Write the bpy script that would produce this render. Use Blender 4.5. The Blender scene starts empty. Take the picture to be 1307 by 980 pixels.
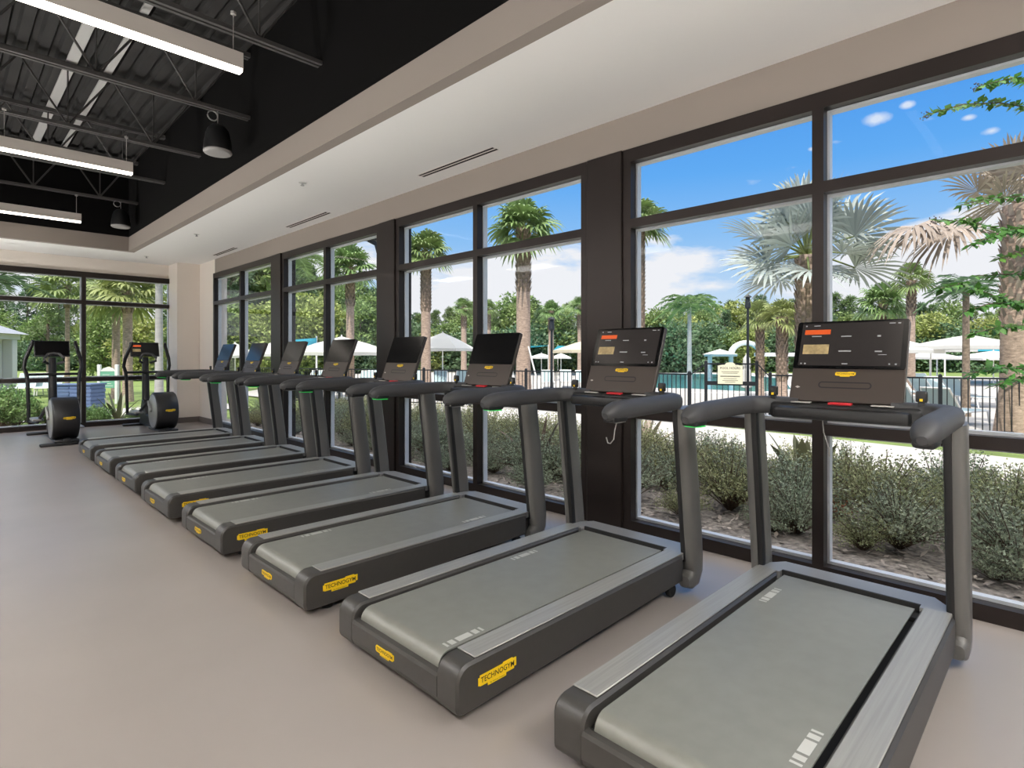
import bpy, bmesh, math, random
from mathutils import Vector, Matrix
random.seed(7)
S = bpy.context.scene
C = S.collection
PI = math.pi

# ------------------------------------------------------------------ camera / world / sun / exposure
# world: X runs towards the window wall, Y along it towards the far end, Z up.
FPX, CX, HY, CH = 728.0, 653.5, 454.0, 1.35
FW = (0.709, 0.705)          # camera forward in XY
RT = (0.705, -0.709)         # camera right in XY
cam_d = bpy.data.cameras.new('camera')
cam = bpy.data.objects.new('camera', cam_d)
C.objects.link(cam)
cam_d.sensor_fit = 'HORIZONTAL'
cam_d.sensor_width = 36.0
cam_d.lens = 36.0 * FPX / 1307.0
cam_d.shift_y = -36.0 / 1307.0
cam_d.clip_end = 800
cam.location = (0, 0, CH)
cam.rotation_euler = (PI / 2, 0, math.atan2(FW[1], FW[0]) - PI / 2)
S.camera = cam

S.view_settings.view_transform = 'Standard'
S.view_settings.look = 'None'
S.view_settings.gamma = 1.0
S.view_settings.use_curve_mapping = False
S.view_settings.exposure = 0.0
S.cycles.use_denoising = True
S.cycles.max_bounces = 10
S.cycles.diffuse_bounces = 5
S.cycles.glossy_bounces = 4
S.cycles.transparent_max_bounces = 24
S.cycles.sample_clamp_indirect = 6.0
S.cycles.caustics_reflective = False
S.cycles.caustics_refractive = False

SKY_STRENGTH = 1.05
ZENITH_FILL = 2.6
SUN_STRENGTH = 4.7
FILL_UPLIGHT_POWER = 215.0
FILL_PANEL_GLOW = 30.0

w = bpy.data.worlds.new('sky')
S.world = w
w.use_nodes = True
nt = w.node_tree
nt.nodes.clear()
def nn(t, kind, **kw):
    n = t.nodes.new(kind)
    for k, v in kw.items():
        setattr(n, k, v)
    return n
out = nn(nt, 'ShaderNodeOutputWorld')
bg = nn(nt, 'ShaderNodeBackground')
bg.inputs['Strength'].default_value = SKY_STRENGTH
tc = nn(nt, 'ShaderNodeTexCoord')
sep = nn(nt, 'ShaderNodeSeparateXYZ')
nt.links.new(tc.outputs['Generated'], sep.inputs[0])
ramp = nn(nt, 'ShaderNodeValToRGB')
def lin(c):
    c /= 255.0
    return c / 12.92 if c <= 0.04045 else ((c + 0.055) / 1.055) ** 2.4
def rgb(r, g, b):
    return (lin(r), lin(g), lin(b), 1.0)
els = ramp.color_ramp.elements
els[0].position = 0.0; els[0].color = rgb(214, 226, 240)
els[1].position = 1.0; els[1].color = rgb(38, 104, 200)
for p, c in ((0.10, rgb(190, 216, 244)), (0.19, rgb(142, 192, 243)), (0.29, rgb(98, 170, 242)), (0.42, rgb(68, 146, 234))):
    e = els.new(p); e.color = c
nt.links.new(sep.outputs['Z'], ramp.inputs[0])
# clouds: a soft bank low over the trees and a few puffs higher up
mp = nn(nt, 'ShaderNodeMapping')
mp.inputs['Scale'].default_value = (2.2, 2.2, 7.0)
nt.links.new(tc.outputs['Generated'], mp.inputs['Vector'])
cn = nn(nt, 'ShaderNodeTexNoise')
cn.inputs['Scale'].default_value = 2.1
cn.inputs['Detail'].default_value = 9.0
cn.inputs['Roughness'].default_value = 0.55
nt.links.new(mp.outputs[0], cn.inputs['Vector'])
band = nn(nt, 'ShaderNodeValToRGB')
be = band.color_ramp.elements
be[0].position = 0.0; be[0].color = (0.30, 0.30, 0.30, 1)
be[1].position = 1.0; be[1].color = (0, 0, 0, 1)
for p, v in ((0.10, 0.24), (0.17, 0.20), (0.215, 0.02), (0.26, -0.06), (0.5, -0.10)):
    e = be.new(p); e.color = (max(v, 0),) * 3 + (1,)
nt.links.new(sep.outputs['Z'], band.inputs[0])
add = nn(nt, 'ShaderNodeMath', operation='ADD')
nt.links.new(cn.outputs[0], add.inputs[0])
nt.links.new(band.outputs[0], add.inputs[1])
cm = nn(nt, 'ShaderNodeMapRange')
cm.inputs['From Min'].default_value = 0.62
cm.inputs['From Max'].default_value = 0.74
cm.clamp = True
nt.links.new(add.outputs[0], cm.inputs['Value'])
mx = nn(nt, 'ShaderNodeMixRGB')
mx.inputs[2].default_value = rgb(238, 239, 245)
nt.links.new(cm.outputs[0], mx.inputs[0])
nt.links.new(ramp.outputs[0], mx.inputs[1])
# sky overhead, out of view, brightened to fill the shade
zenith_fill = nn(nt, 'ShaderNodeMapRange'); zenith_fill.interpolation_type = 'SMOOTHSTEP'
zenith_fill.inputs['From Min'].default_value = 0.56; zenith_fill.inputs['From Max'].default_value = 0.80
nt.links.new(sep.outputs['Z'], zenith_fill.inputs['Value'])
mv = nn(nt, 'ShaderNodeMixRGB')
mv.inputs[2].default_value = (ZENITH_FILL, ZENITH_FILL * 0.98, ZENITH_FILL * 0.95, 1)
nt.links.new(zenith_fill.outputs[0], mv.inputs[0])
last = mx.outputs[0]
# a few small puffs in the blue
pn = nn(nt, 'ShaderNodeTexNoise'); pn.inputs['Scale'].default_value = 26.0; pn.inputs['Detail'].default_value = 5
nt.links.new(tc.outputs['Generated'], pn.inputs['Vector'])
for px_, y_, sz in ((1119, 152, 0.013), (1158, 134, 0.007), (1236, 150, 0.006), (1266, 167, 0.009), (1037, 190, 0.005)):
    dv = Vector((FW[0] + RT[0] * (px_ - CX) / FPX, FW[1] + RT[1] * (px_ - CX) / FPX, (HY - y_) / FPX)).normalized()
    sb = nn(nt, 'ShaderNodeVectorMath', operation='SUBTRACT'); sb.inputs[1].default_value = dv
    nt.links.new(tc.outputs['Generated'], sb.inputs[0])
    sc_ = nn(nt, 'ShaderNodeVectorMath', operation='MULTIPLY'); sc_.inputs[1].default_value = (1 / sz, 1 / sz, 2.0 / sz)
    nt.links.new(sb.outputs[0], sc_.inputs[0])
    ln0 = nn(nt, 'ShaderNodeVectorMath', operation='LENGTH'); nt.links.new(sc_.outputs[0], ln0.inputs[0])
    su = nn(nt, 'ShaderNodeMath', operation='MULTIPLY_ADD'); su.inputs[1].default_value = -2.6
    nt.links.new(pn.outputs[0], su.inputs[0]); nt.links.new(ln0.outputs['Value'], su.inputs[2])
    pm = nn(nt, 'ShaderNodeMapRange'); pm.inputs['From Min'].default_value = 0.1; pm.inputs['From Max'].default_value = -0.9
    pm.inputs['To Max'].default_value = 0.75
    nt.links.new(su.outputs[0], pm.inputs['Value'])
    pmx = nn(nt, 'ShaderNodeMixRGB'); pmx.inputs[2].default_value = rgb(236, 240, 248)
    nt.links.new(pm.outputs[0], pmx.inputs[0]); nt.links.new(last, pmx.inputs[1]); last = pmx.outputs[0]
nt.links.new(last, mv.inputs[1])
nt.links.new(mv.outputs[0], bg.inputs['Color'])
nt.links.new(bg.outputs[0], out.inputs[0])

sun_d = bpy.data.lights.new('sun', 'SUN')
sun_d.energy = SUN_STRENGTH
sun_d.angle = math.radians(0.6)
sun_d.color = (1.0, 0.95, 0.86)
sun = bpy.data.objects.new('sun', sun_d)
C.objects.link(sun)
sun_from = Vector((-0.50, -0.22, 0.84)).normalized()
sun.rotation_euler = sun_from.to_track_quat('Z', 'Y').to_euler()

# ------------------------------------------------------------------ helpers
def at(px, d):
    """ground position of photo column px at distance d along the view"""
    lat = (px - CX) / FPX * d
    return (FW[0] * d + RT[0] * lat, FW[1] * d + RT[1] * lat)
def zat(y, d):
    return CH + (HY - y) / FPX * d

MATS = {}
def mat(name, col, rough=0.6, metal=0.0, noise=None, bump=None, vary=None, emit=None, spec=None, transl=0.0, coat=0.0):
    """noise=(scale, amount[, stretch]) colour mottling, bump=(scale, strength), vary=per-leaf value spread"""
    m = bpy.data.materials.new(name)
    m.use_nodes = True
    t = m.node_tree
    b = t.nodes['Principled BSDF']
    b.inputs['Base Color'].default_value = col
    b.inputs['Roughness'].default_value = rough
    b.inputs['Metallic'].default_value = metal
    if spec is not None: b.inputs['Specular IOR Level'].default_value = spec
    if coat: b.inputs['Coat Weight'].default_value = coat; b.inputs['Coat Roughness'].default_value = 0.15
    csock = None
    if noise or bump:
        co = nn(t, 'ShaderNodeTexCoord')
    if noise:
        mpn = nn(t, 'ShaderNodeMapping')
        if len(noise) > 2: mpn.inputs['Scale'].default_value = noise[2]
        t.links.new(co.outputs['Object'], mpn.inputs['Vector'])
        n = nn(t, 'ShaderNodeTexNoise')
        n.inputs['Scale'].default_value = noise[0]
        n.inputs['Detail'].default_value = 6
        t.links.new(mpn.outputs[0], n.inputs['Vector'])
        r = nn(t, 'ShaderNodeValToRGB')
        a = noise[1]
        r.color_ramp.elements[0].position = 0.3
        r.color_ramp.elements[1].position = 0.7
        r.color_ramp.elements[0].color = tuple(c * (1 - a) for c in col[:3]) + (1,)
        r.color_ramp.elements[1].color = tuple(min(1, c * (1 + a)) for c in col[:3]) + (1,)
        t.links.new(n.outputs[0], r.inputs[0])
        csock = r.outputs[0]
    if vary:
        g = nn(t, 'ShaderNodeNewGeometry')
        oi = nn(t, 'ShaderNodeObjectInfo')
        hsv = nn(t, 'ShaderNodeHueSaturation')
        mr = nn(t, 'ShaderNodeMapRange')
        mr.inputs['To Min'].default_value = 1 - vary; mr.inputs['To Max'].default_value = 1 + vary
        t.links.new(g.outputs['Random Per Island'], mr.inputs['Value'])
        t.links.new(mr.outputs[0], hsv.inputs['Value'])
        mr2 = nn(t, 'ShaderNodeMapRange')
        mr2.inputs['To Min'].default_value = 0.485; mr2.inputs['To Max'].default_value = 0.515
        t.links.new(oi.outputs['Random'], mr2.inputs['Value'])
        t.links.new(mr2.outputs[0], hsv.inputs['Hue'])
        if csock: t.links.new(csock, hsv.inputs['Color'])
        else: hsv.inputs['Color'].default_value = col
        csock = hsv.outputs[0]
    if csock: t.links.new(csock, b.inputs['Base Color'])
    if bump:
        n = nn(t, 'ShaderNodeTexNoise')
        n.inputs['Scale'].default_value = bump[0]
        n.inputs['Detail'].default_value = 5
        t.links.new(co.outputs['Object'], n.inputs['Vector'])
        bn = nn(t, 'ShaderNodeBump')
        bn.inputs['Strength'].default_value = bump[1]
        bn.inputs['Distance'].default_value = 0.02
        t.links.new(n.outputs[0], bn.inputs['Height'])
        t.links.new(bn.outputs[0], b.inputs['Normal'])
    if emit:
        b.inputs['Emission Color'].default_value = emit[0]
        b.inputs['Emission Strength'].default_value = emit[1]
    if transl:
        tr = nn(t, 'ShaderNodeBsdfTranslucent')
        if csock: t.links.new(csock, tr.inputs['Color'])
        else: tr.inputs['Color'].default_value = col
        ms = nn(t, 'ShaderNodeMixShader')
        ms.inputs[0].default_value = transl
        t.links.new(b.outputs[0], ms.inputs[1]); t.links.new(tr.outputs[0], ms.inputs[2])
        t.links.new(ms.outputs[0], t.nodes['Material Output'].inputs['Surface'])
    MATS[name] = m
    return m

def glass_mat(name, tint, base):
    """window glass: clear with a Fresnel reflection"""
    m = bpy.data.materials.new(name)
    m.use_nodes = True
    t = m.node_tree
    t.nodes.clear()
    o = nn(t, 'ShaderNodeOutputMaterial')
    tr = nn(t, 'ShaderNodeBsdfTransparent'); tr.inputs[0].default_value = tint
    gl = nn(t, 'ShaderNodeBsdfGlossy'); gl.inputs['Roughness'].default_value = 0.0
    fr = nn(t, 'ShaderNodeFresnel')
    gm = nn(t, 'ShaderNodeNewGeometry')
    ir = nn(t, 'ShaderNodeMapRange')     # same reflection from either face of the pane
    ir.inputs['To Min'].default_value = base; ir.inputs['To Max'].default_value = 1.0 / base
    t.links.new(gm.outputs['Backfacing'], ir.inputs['Value']); t.links.new(ir.outputs[0], fr.inputs[0])
    ms = nn(t, 'ShaderNodeMixShader')
    t.links.new(fr.outputs[0], ms.inputs[0]); t.links.new(tr.outputs[0], ms.inputs[1]); t.links.new(gl.outputs[0], ms.inputs[2])
    t.links.new(ms.outputs[0], o.inputs[0])
    MATS[name] = m
    return m

def onto(o, parent=None, label=None, cat=None, group=None, kind=None):
    if o.name not in C.objects: C.objects.link(o)
    if parent: o.parent = parent
    if label: o['label'] = label
    if cat: o['category'] = cat
    if group: o['group'] = group
    if kind: o['kind'] = kind
    return o
def empty(name, loc=(0, 0, 0), rz=0.0, label=None, cat=None, group=None, kind=None):
    o = bpy.data.objects.new(name, None)
    o.empty_display_size = 0.2
    o.location = loc
    o.rotation_euler = (0, 0, rz)
    return onto(o, None, label, cat, group, kind)
def copy_tree(o, parent=None):
    c = o.copy(); C.objects.link(c)
    if parent: c.parent = parent
    for ch in list(o.children): copy_tree(ch, c)
    return c

class MB:
    def __init__(self):
        self.v = []; self.f = []; self.mi = []; self.sm = []
    def face(self, idx, mi=0, sm=False):
        self.f.append(idx); self.mi.append(mi); self.sm.append(sm)
    def add(self, vs, fs, mi=0, sm=False, M=None):
        n = len(self.v)
        for p in vs:
            self.v.append(tuple(M @ Vector(p)) if M is not None else tuple(p))
        for f in fs:
            self.face([i + n for i in f], mi, sm)
        return self
    def box(self, x0, x1, y0, y1, z0, z1, mi=0, M=None):
        return self.add([(x0, y0, z0), (x1, y0, z0), (x1, y1, z0), (x0, y1, z0), (x0, y0, z1), (x1, y0, z1), (x1, y1, z1), (x0, y1, z1)],
                        [(0, 3, 2, 1), (4, 5, 6, 7), (0, 1, 5, 4), (1, 2, 6, 5), (2, 3, 7, 6), (3, 0, 4, 7)], mi, False, M)
    def rbox(self, x0, x1, y0, y1, z0, z1, r=0.01, seg=2, mi=0, M=None):
        bm = bmesh.new()
        bmesh.ops.create_cube(bm, size=1)
        for q in bm.verts:
            q.co = Vector(((x0 + x1) / 2 + q.co.x * (x1 - x0), (y0 + y1) / 2 + q.co.y * (y1 - y0), (z0 + z1) / 2 + q.co.z * (z1 - z0)))
        bmesh.ops.bevel(bm, geom=bm.edges[:], offset=r, segments=seg, affect='EDGES', profile=0.5)
        bm.verts.index_update()
        self.add([q.co for q in bm.verts], [[q.index for q in f.verts] for f in bm.faces], mi, True, M)
        bm.free()
        return self
    def prism(self, prof, a0, a1, axis='y', mi=0, M=None, sm=False, bevel=0.0):
        """prof: closed list of 2D points; axis is the extrusion axis ('y': points are x,z; 'z': x,y; 'x': y,z)"""
        def P(p, a):
            return {'y': (p[0], a, p[1]), 'z': (p[0], p[1], a), 'x': (a, p[0], p[1])}[axis]
        n = len(prof)
        if bevel:
            cx = sum(p[0] for p in prof) / n; cz = sum(p[1] for p in prof) / n
            ins = inset(prof, bevel)
            rows = [[P(p, a0) for p in ins], [P(p, a0 + bevel) for p in prof], [P(p, a1 - bevel) for p in prof], [P(p, a1) for p in ins]]
        else:
            rows = [[P(p, a0) for p in prof], [P(p, a1) for p in prof]]
        vs = [q for r in rows for q in r]
        fs = []
        for k in range(len(rows) - 1):
            for i in range(n):
                j = (i + 1) % n
                fs.append((k * n + i, k * n + j, (k + 1) * n + j, (k + 1) * n + i))
        fs.append(tuple(reversed(range(n))))
        fs.append(tuple(range((len(rows) - 1) * n, len(rows) * n)))
        return self.add(vs, fs, mi, sm, M)
    def sweep(self, pts, a, b, ref=(0, 0, 1), seg=14, power=2.0, mi=0, caps=True, M=None, sm=True):
        """tube of superellipse section: half-size a along ref x tangent, b along the other normal; a, b may be lists"""
        pts = [Vector(p) for p in pts]
        n = len(pts)
        A = a if isinstance(a, (list, tuple)) else [a] * n
        B = b if isinstance(b, (list, tuple)) else [b] * n
        ref = Vector(ref)
        vs = []; fs = []
        for i, p in enumerate(pts):
            t = (pts[min(i + 1, n - 1)] - pts[max(i - 1, 0)]).normalized()
            n1 = ref.cross(t)
            if n1.length < 1e-4: n1 = Vector((1, 0, 0)).cross(t)
            n1.normalize()
            n2 = t.cross(n1).normalized()
            for k in range(seg):
                th = 2 * PI * k / seg
                c, s = math.cos(th), math.sin(th)
                e = 2.0 / power
                vs.append(p + n1 * (A[i] * math.copysign(abs(c) ** e, c)) + n2 * (B[i] * math.copysign(abs(s) ** e, s)))
        for i in range(n - 1):
            for k in range(seg):
                k2 = (k + 1) % seg
                fs.append((i * seg + k, i * seg + k2, (i + 1) * seg + k2, (i + 1) * seg + k))
        if caps:
            fs.append(tuple(reversed(range(seg))))
            fs.append(tuple(range((n - 1) * seg, n * seg)))
        return self.add(vs, fs, mi, sm, M)
    def tube(self, pts, r, seg=8, mi=0, M=None):
        rr = r if isinstance(r, (list, tuple)) else [r] * len(pts)
        d = (Vector(pts[-1]) - Vector(pts[0]))
        ref = (0, 0, 1) if abs(d.normalized().z) < 0.85 else (0, 1, 0)
        return self.sweep(pts, rr, rr, ref, seg, 2.0, mi, True, M)
    def lathe(self, prof, seg=20, mi=0, M=None, axis='z'):
        """prof: list of (r, h) along the axis"""
        n = len(prof); vs = []; fs = []
        for r, h in prof:
            for k in range(seg):
                c, s = math.cos(2 * PI * k / seg) * r, math.sin(2 * PI * k / seg) * r
                vs.append((c, s, h) if axis == 'z' else (c, h, s) if axis == 'y' else (h, c, s))
        for i in range(n - 1):
            for k in range(seg):
                k2 = (k + 1) % seg
                fs.append((i * seg + k, i * seg + k2, (i + 1) * seg + k2, (i + 1) * seg + k))
        fs.append(tuple(reversed(range(seg)))); fs.append(tuple(range((n - 1) * seg, n * seg)))
        return self.add(vs, fs, mi, True, M)
    def build(self, name, mats, parent=None, **tags):
        me = bpy.data.meshes.new(name)
        me.from_pydata(self.v, [], self.f)
        if not isinstance(mats, (list, tuple)): mats = [mats]
        for m in mats: me.materials.append(m)
        me.polygons.foreach_set('material_index', self.mi)
        me.polygons.foreach_set('use_smooth', self.sm)
        me.update()
        if any(self.sm):
            try: me.set_sharp_from_angle(angle=math.radians(38))
            except Exception: pass
        o = bpy.data.objects.new(name, me)
        return onto(o, parent, **tags)

def inset(prof, d):
    n = len(prof); res = []
    area = sum(prof[i][0] * prof[(i + 1) % n][1] - prof[(i + 1) % n][0] * prof[i][1] for i in range(n))
    sgn = 1 if area > 0 else -1
    for i in range(n):
        p0, p1, p2 = Vector(prof[i - 1]), Vector(prof[i]), Vector(prof[(i + 1) % n])
        e1 = (p1 - p0).normalized(); e2 = (p2 - p1).normalized()
        n1 = Vector((-e1.y, e1.x)) * sgn; n2 = Vector((-e2.y, e2.x)) * sgn
        b = n1 + n2
        if b.length < 1e-5: b = n1
        b.normalize()
        k = d / max(0.4, b.dot(n1))
        q = p1 + b * k
        res.append((q.x, q.y))
    return res
def arc2(cx, cy, r, a0, a1, n):
    return [(cx + r * math.cos(math.radians(a0 + (a1 - a0) * i / n)), cy + r * math.sin(math.radians(a0 + (a1 - a0) * i / n))) for i in range(n + 1)]

_txt = {}
def text_geo(s, size=1.0, bold=0.0):
    key = (s, bold)
    if key not in _txt:
        cu = bpy.data.curves.new('lettering', 'FONT')
        cu.body = s; cu.size = 1.0; cu.align_x = 'CENTER'; cu.align_y = 'CENTER'
        cu.resolution_u = 3; cu.offset = bold
        o = bpy.data.objects.new('lettering', cu)
        C.objects.link(o)
        dg = bpy.context.evaluated_depsgraph_get()
        me = o.evaluated_get(dg).to_mesh()
        _txt[key] = ([tuple(q.co) for q in me.vertices], [tuple(p.vertices) for p in me.polygons])
        o.evaluated_get(dg).to_mesh_clear()
        bpy.data.objects.remove(o)
        bpy.data.curves.remove(cu)
    vs, fs = _txt[key]
    return [(x * size, y * size, z) for x, y, z in vs], fs
def frame(origin, xa, ya):
    """matrix whose local x, y axes are xa, ya and z = xa x ya"""
    xa = Vector(xa).normalized(); ya = Vector(ya); ya = (ya - xa * ya.dot(xa)).normalized(); za = xa.cross(ya)
    M = Matrix(((xa.x, ya.x, za.x, origin[0]), (xa.y, ya.y, za.y, origin[1]), (xa.z, ya.z, za.z, origin[2]), (0, 0, 0, 1)))
    return M

# ------------------------------------------------------------------ materials
m_floor = mat('vinyl_floor', rgb(156, 147, 141), 0.26, noise=(0.9, 0.05), bump=(160, 0.02), spec=0.5)
m_ceil = mat('ceiling_paint', rgb(236, 234, 231), 0.9)
m_wall = mat('warm_wall_paint', rgb(232, 223, 214), 0.85)
m_greige_shade = mat('greige_with_shade', rgb(143, 133, 126), 0.85)  # greige, with the shade on upstand and window head put into it
m_white = mat('white_paint', rgb(235, 232, 228), 0.8)
m_frame = mat('bronze_frame', rgb(42, 35, 33), 0.38, 0.5, noise=(2.0, 0.12))
m_alum = mat('aluminium_edge', rgb(205, 208, 214), 0.4, 0.2)
m_glass = glass_mat('window_glass', (0.985, 0.99, 0.985, 1), 1.11)
m_base = mat('baseboard_taupe', rgb(112, 104, 100), 0.6)
m_black = mat('black_paint', rgb(14, 13, 13), 0.9, spec=0.1)
m_deck = mat('roof_deck_black', rgb(34, 32, 31), 0.8, noise=(3, 0.2))
m_joist = mat('joist_dark_grey', rgb(70, 68, 67), 0.55)
m_strap = mat('grey_bridging', rgb(165, 163, 160), 0.55)
m_lamp = mat('lamp_diffuser', (1, 0.93, 0.82, 1), 0.5, emit=((1.0, 0.91, 0.80, 1), 5.0))
m_lampb = mat('lamp_body', rgb(216, 208, 202), 0.45)
m_vent = mat('vent_dark', rgb(14, 14, 14), 0.7, spec=0.1)
m_body = mat('graphite_plastic', rgb(60, 58, 55), 0.42, noise=(30, 0.06), bump=(400, 0.03))
m_rail = mat('side_rail_grey', rgb(142, 141, 135), 0.36, 0.05, noise=(8, 0.12, (0.3, 12, 1)), spec=0.9)
m_bridge = mat('front_plate_grey', rgb(150, 150, 150), 0.35, 0.3)
m_belt = mat('belt_rubber', rgb(120, 120, 112), 0.42, spec=0.8, noise=(14, 0.06), bump=(900, 0.08))
m_dark = mat('matte_black_plastic', rgb(22, 22, 23), 0.45)
m_up = mat('upright_charcoal', rgb(100, 99, 96), 0.36, 0.1, bump=(500, 0.02))
m_grip = mat('grip_soft_grey', rgb(62, 62, 63), 0.55, bump=(420, 0.05))
m_con = mat('console_taupe', rgb(66, 58, 53), 0.40, 0.35)
m_screen = mat('screen_black', rgb(14, 14, 15), 0.16, spec=0.5)
m_yellow = mat('badge_yellow', rgb(242, 202, 22), 0.5)
m_ink = mat('badge_ink', rgb(32, 28, 14), 0.5)
m_red = mat('stop_red', rgb(206, 44, 52), 0.4)
m_lab = mat('label_white', rgb(190, 186, 180), 0.5)
m_mark = mat('belt_mark_white', rgb(188, 188, 182), 0.6)
m_green = mat('green_led', rgb(40, 190, 80), 0.4, emit=(rgb(30, 215, 80), 0.4))
m_orange = mat('ui_orange', rgb(120, 50, 20), 0.3, emit=(rgb(214, 86, 36), 0.8))
m_photo = mat('ui_photo_tile', rgb(150, 132, 96), 0.3, noise=(26, 0.6), emit=(rgb(160, 140, 100), 0.25))
m_uitxt = mat('ui_text', rgb(110, 110, 110), 0.3, emit=(rgb(150, 150, 150), 0.5))
m_uidim = mat('ui_dim', rgb(22, 20, 20), 0.2, emit=(rgb(44, 40, 38), 1.0))
m_silver = mat('satin_silver', rgb(170, 170, 168), 0.35, 0.6)
m_rubber = mat('wheel_rubber', rgb(20, 20, 20), 0.7)
m_sprk = mat('sprinkler_white', rgb(200, 198, 194), 0.5)

# ------------------------------------------------------------------ room shell
WX = 3.80                     # inner face of the window wall
EY = 13.40                    # inner face of the far window wall
X0, Y0 = -2.1, -4.2
CZ, TZ, DZ = 3.22, 3.47, 4.72 # soffit, top of the white upstand, roof deck
WT = 2.94                     # window head
FL = MB().box(X0, WX + 0.08, Y0, EY + 0.08, -0.25, 0.0)
FL.build('floor', m_floor, kind='structure')
TX0, TX1, TY0, TY1 = -0.75, 2.40, 0.4, 12.05
cb = MB()
for bx in ((X0, TX0 - .05, Y0, EY), (TX1 + .05, WX, Y0, EY), (TX0 - .05, TX1 + .05, Y0, TY0 - .05), (TX0 - .05, TX1 + .05, TY1 + .05, EY)):
    cb.box(bx[0], bx[1], bx[2], bx[3], CZ, CZ + 0.06)
cb.build('ceiling', m_ceil, kind='structure')
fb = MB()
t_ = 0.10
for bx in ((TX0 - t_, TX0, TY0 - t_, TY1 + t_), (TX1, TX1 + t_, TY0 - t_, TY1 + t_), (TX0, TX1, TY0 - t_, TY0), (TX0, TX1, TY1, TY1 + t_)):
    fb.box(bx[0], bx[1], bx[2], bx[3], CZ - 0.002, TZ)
fb.build('trim_1', m_greige_shade, kind='structure')
ub = MB()
for bx in ((TX0 - t_, TX0, TY0 - t_, TY1 + t_), (TX1 + 0.001, TX1 + t_, TY0 - t_, TY1 + t_), (TX0, TX1, TY0 - t_, TY0), (TX0, TX1, TY1 + 0.001, TY1 + t_)):
    ub.box(bx[0], bx[1], bx[2], bx[3], TZ, DZ)
ub.build('trim_2', m_black, kind='structure')
# corrugated roof deck, ribs along Y
prof = []
x = TX0 - 0.1
while x < TX1 + 0.1:
    prof += [(x, DZ), (x + 0.09, DZ), (x + 0.11, DZ + 0.05), (x + 0.16, DZ + 0.05), (x + 0.18, DZ)]
    x += 0.18
prof += [(x, DZ + 0.12), (TX0 - 0.1, DZ + 0.12)]
MB().prism(prof, TY0 - 0.1, TY1 + 0.1, 'y').build('ceiling_roof_deck', m_deck, kind='structure')
# roof slab / parapet over everything: keeps the sun out
MB().box(X0 - 0.2, WX + 0.35, Y0 - 0.2, EY + 0.35, DZ + 0.13, DZ + 0.65).build('roof', m_white, kind='structure')

COLY = [-0.44, 2.68, 5.80, 8.92]
wl = MB()
wl.box(WX + 0.01, WX + 0.20, Y0, 11.88, WT, CZ)
MB().box(WX - 0.02, WX + 0.01, Y0, 11.88, WT, CZ).build('wall_right_head', m_greige_shade, kind='structure')   # over the windows; same wall, toned darker for its shade
wl.box(WX - 0.02, WX + 0.20, Y0, EY + 0.2, CZ, DZ + 0.14)
wl.box(WX - 0.02, WX + 0.20, 11.88, EY + 0.2, 0, CZ)        # beyond the last bay
wl.build('wall_right', m_wall, kind='structure')
wf = MB()
wf.box(X0, WX, EY, EY + 0.2, WT, DZ + 0.14)
wf.box(3.44, WX, EY, EY + 0.2, 0, WT)
wf.box(3.37, WX - 0.02, 12.80, EY, 0, CZ)                   # boxed pier in the corner
wf.build('wall_far', m_wall, kind='structure')
MB().box(X0 - 0.2, X0, Y0, EY, 0, DZ + 0.14).build('wall_left', m_white, kind='structure')
MB().box(X0 - 0.2, WX + 0.2, Y0 - 0.2, Y0, 0, DZ + 0.14).build('wall_back', m_wall, kind='structure')
MB().box(3.355, WX - 0.02, 12.785, 12.80, 0, 0.11).box(3.355, 3.37, 12.785, EY, 0, 0.11).build('baseboard_far', m_base, kind='structure')
MB().box(WX - 0.035, WX - 0.02, 11.9, 12.785, 0, 0.11).build('baseboard_right', m_base, kind='structure')

def window(name, axis, a0, a1, mull, w_in, skip=()):
    """axis 'y': wall plane at X = w_in running along Y; axis 'x': wall plane at Y = w_in running along X"""
    d0, d1 = -0.055, 0.055
    root = empty(name, (w_in, a0, 0) if axis == 'y' else (a0, w_in, 0), kind='structure')
    L = a1 - a0
    def bxs(mb, s0, s1, q0, q1, z0, z1, mi=0):
        if axis == 'y': mb.box(q0, q1, s0, s1, z0, z1, mi)
        else: mb.box(s0, s1, q0, q1, z0, z1, mi)
    f = MB()
    bxs(f, 0, L, d0, d1, 0.0, 0.085); bxs(f, 0, L, d0, d1, WT - 0.10, WT)
    bxs(f, 0, 0.07, d0, d1, 0.085, WT - 0.10); bxs(f, L - 0.07, L, d0, d1, 0.085, WT - 0.10)
    f.build('window_frame', m_frame, root)
    ed = [0.07] + [q for m_ in mull for q in (m_ - a0 - 0.032, m_ - a0 + 0.032)] + [L - 0.07]
    for m_ in mull:
        g = MB(); bxs(g, m_ - a0 - 0.032, m_ - a0 + 0.032, d0, d1, 0.085, WT - 0.10)
        g.build('mullion', m_frame, root)
    for tz in (0.907, 2.365):
        g = MB()
        for i in range(0, len(ed), 2):
            bxs(g, ed[i], ed[i + 1], d0, d1, tz - 0.034, tz + 0.034)
        g.build('transom', m_frame, root)
    zs = [(0.085, 0.873), (0.941, 2.331), (2.399, WT - 0.10)]
    for i in range(0, len(ed), 2):
        for z0, z1 in zs:
            g = MB(); bxs(g, ed[i], ed[i + 1], 0.012, 0.018, z0, z1)
            g.build('pane', m_glass, root)
            b = MB()
            q0, q1 = 0.018, 0.07
            bxs(b, ed[i], ed[i + 1], q0, q1, z0, z0 + 0.018); bxs(b, ed[i], ed[i + 1], q0, q1, z1 - 0.014, z1)
            bxs(b, ed[i], ed[i] + 0.014, q0, q1, z0 + .018, z1 - .014); bxs(b, ed[i + 1] - 0.014, ed[i + 1], q0, q1, z0 + .018, z1 - .014)
            b.build('glazing_bead', m_alum, root)
    return root
cw = 0.17
window('window_1', 'y', -3.56 + cw, COLY[0] - cw, [-2.0], WX + 0.0)
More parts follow.
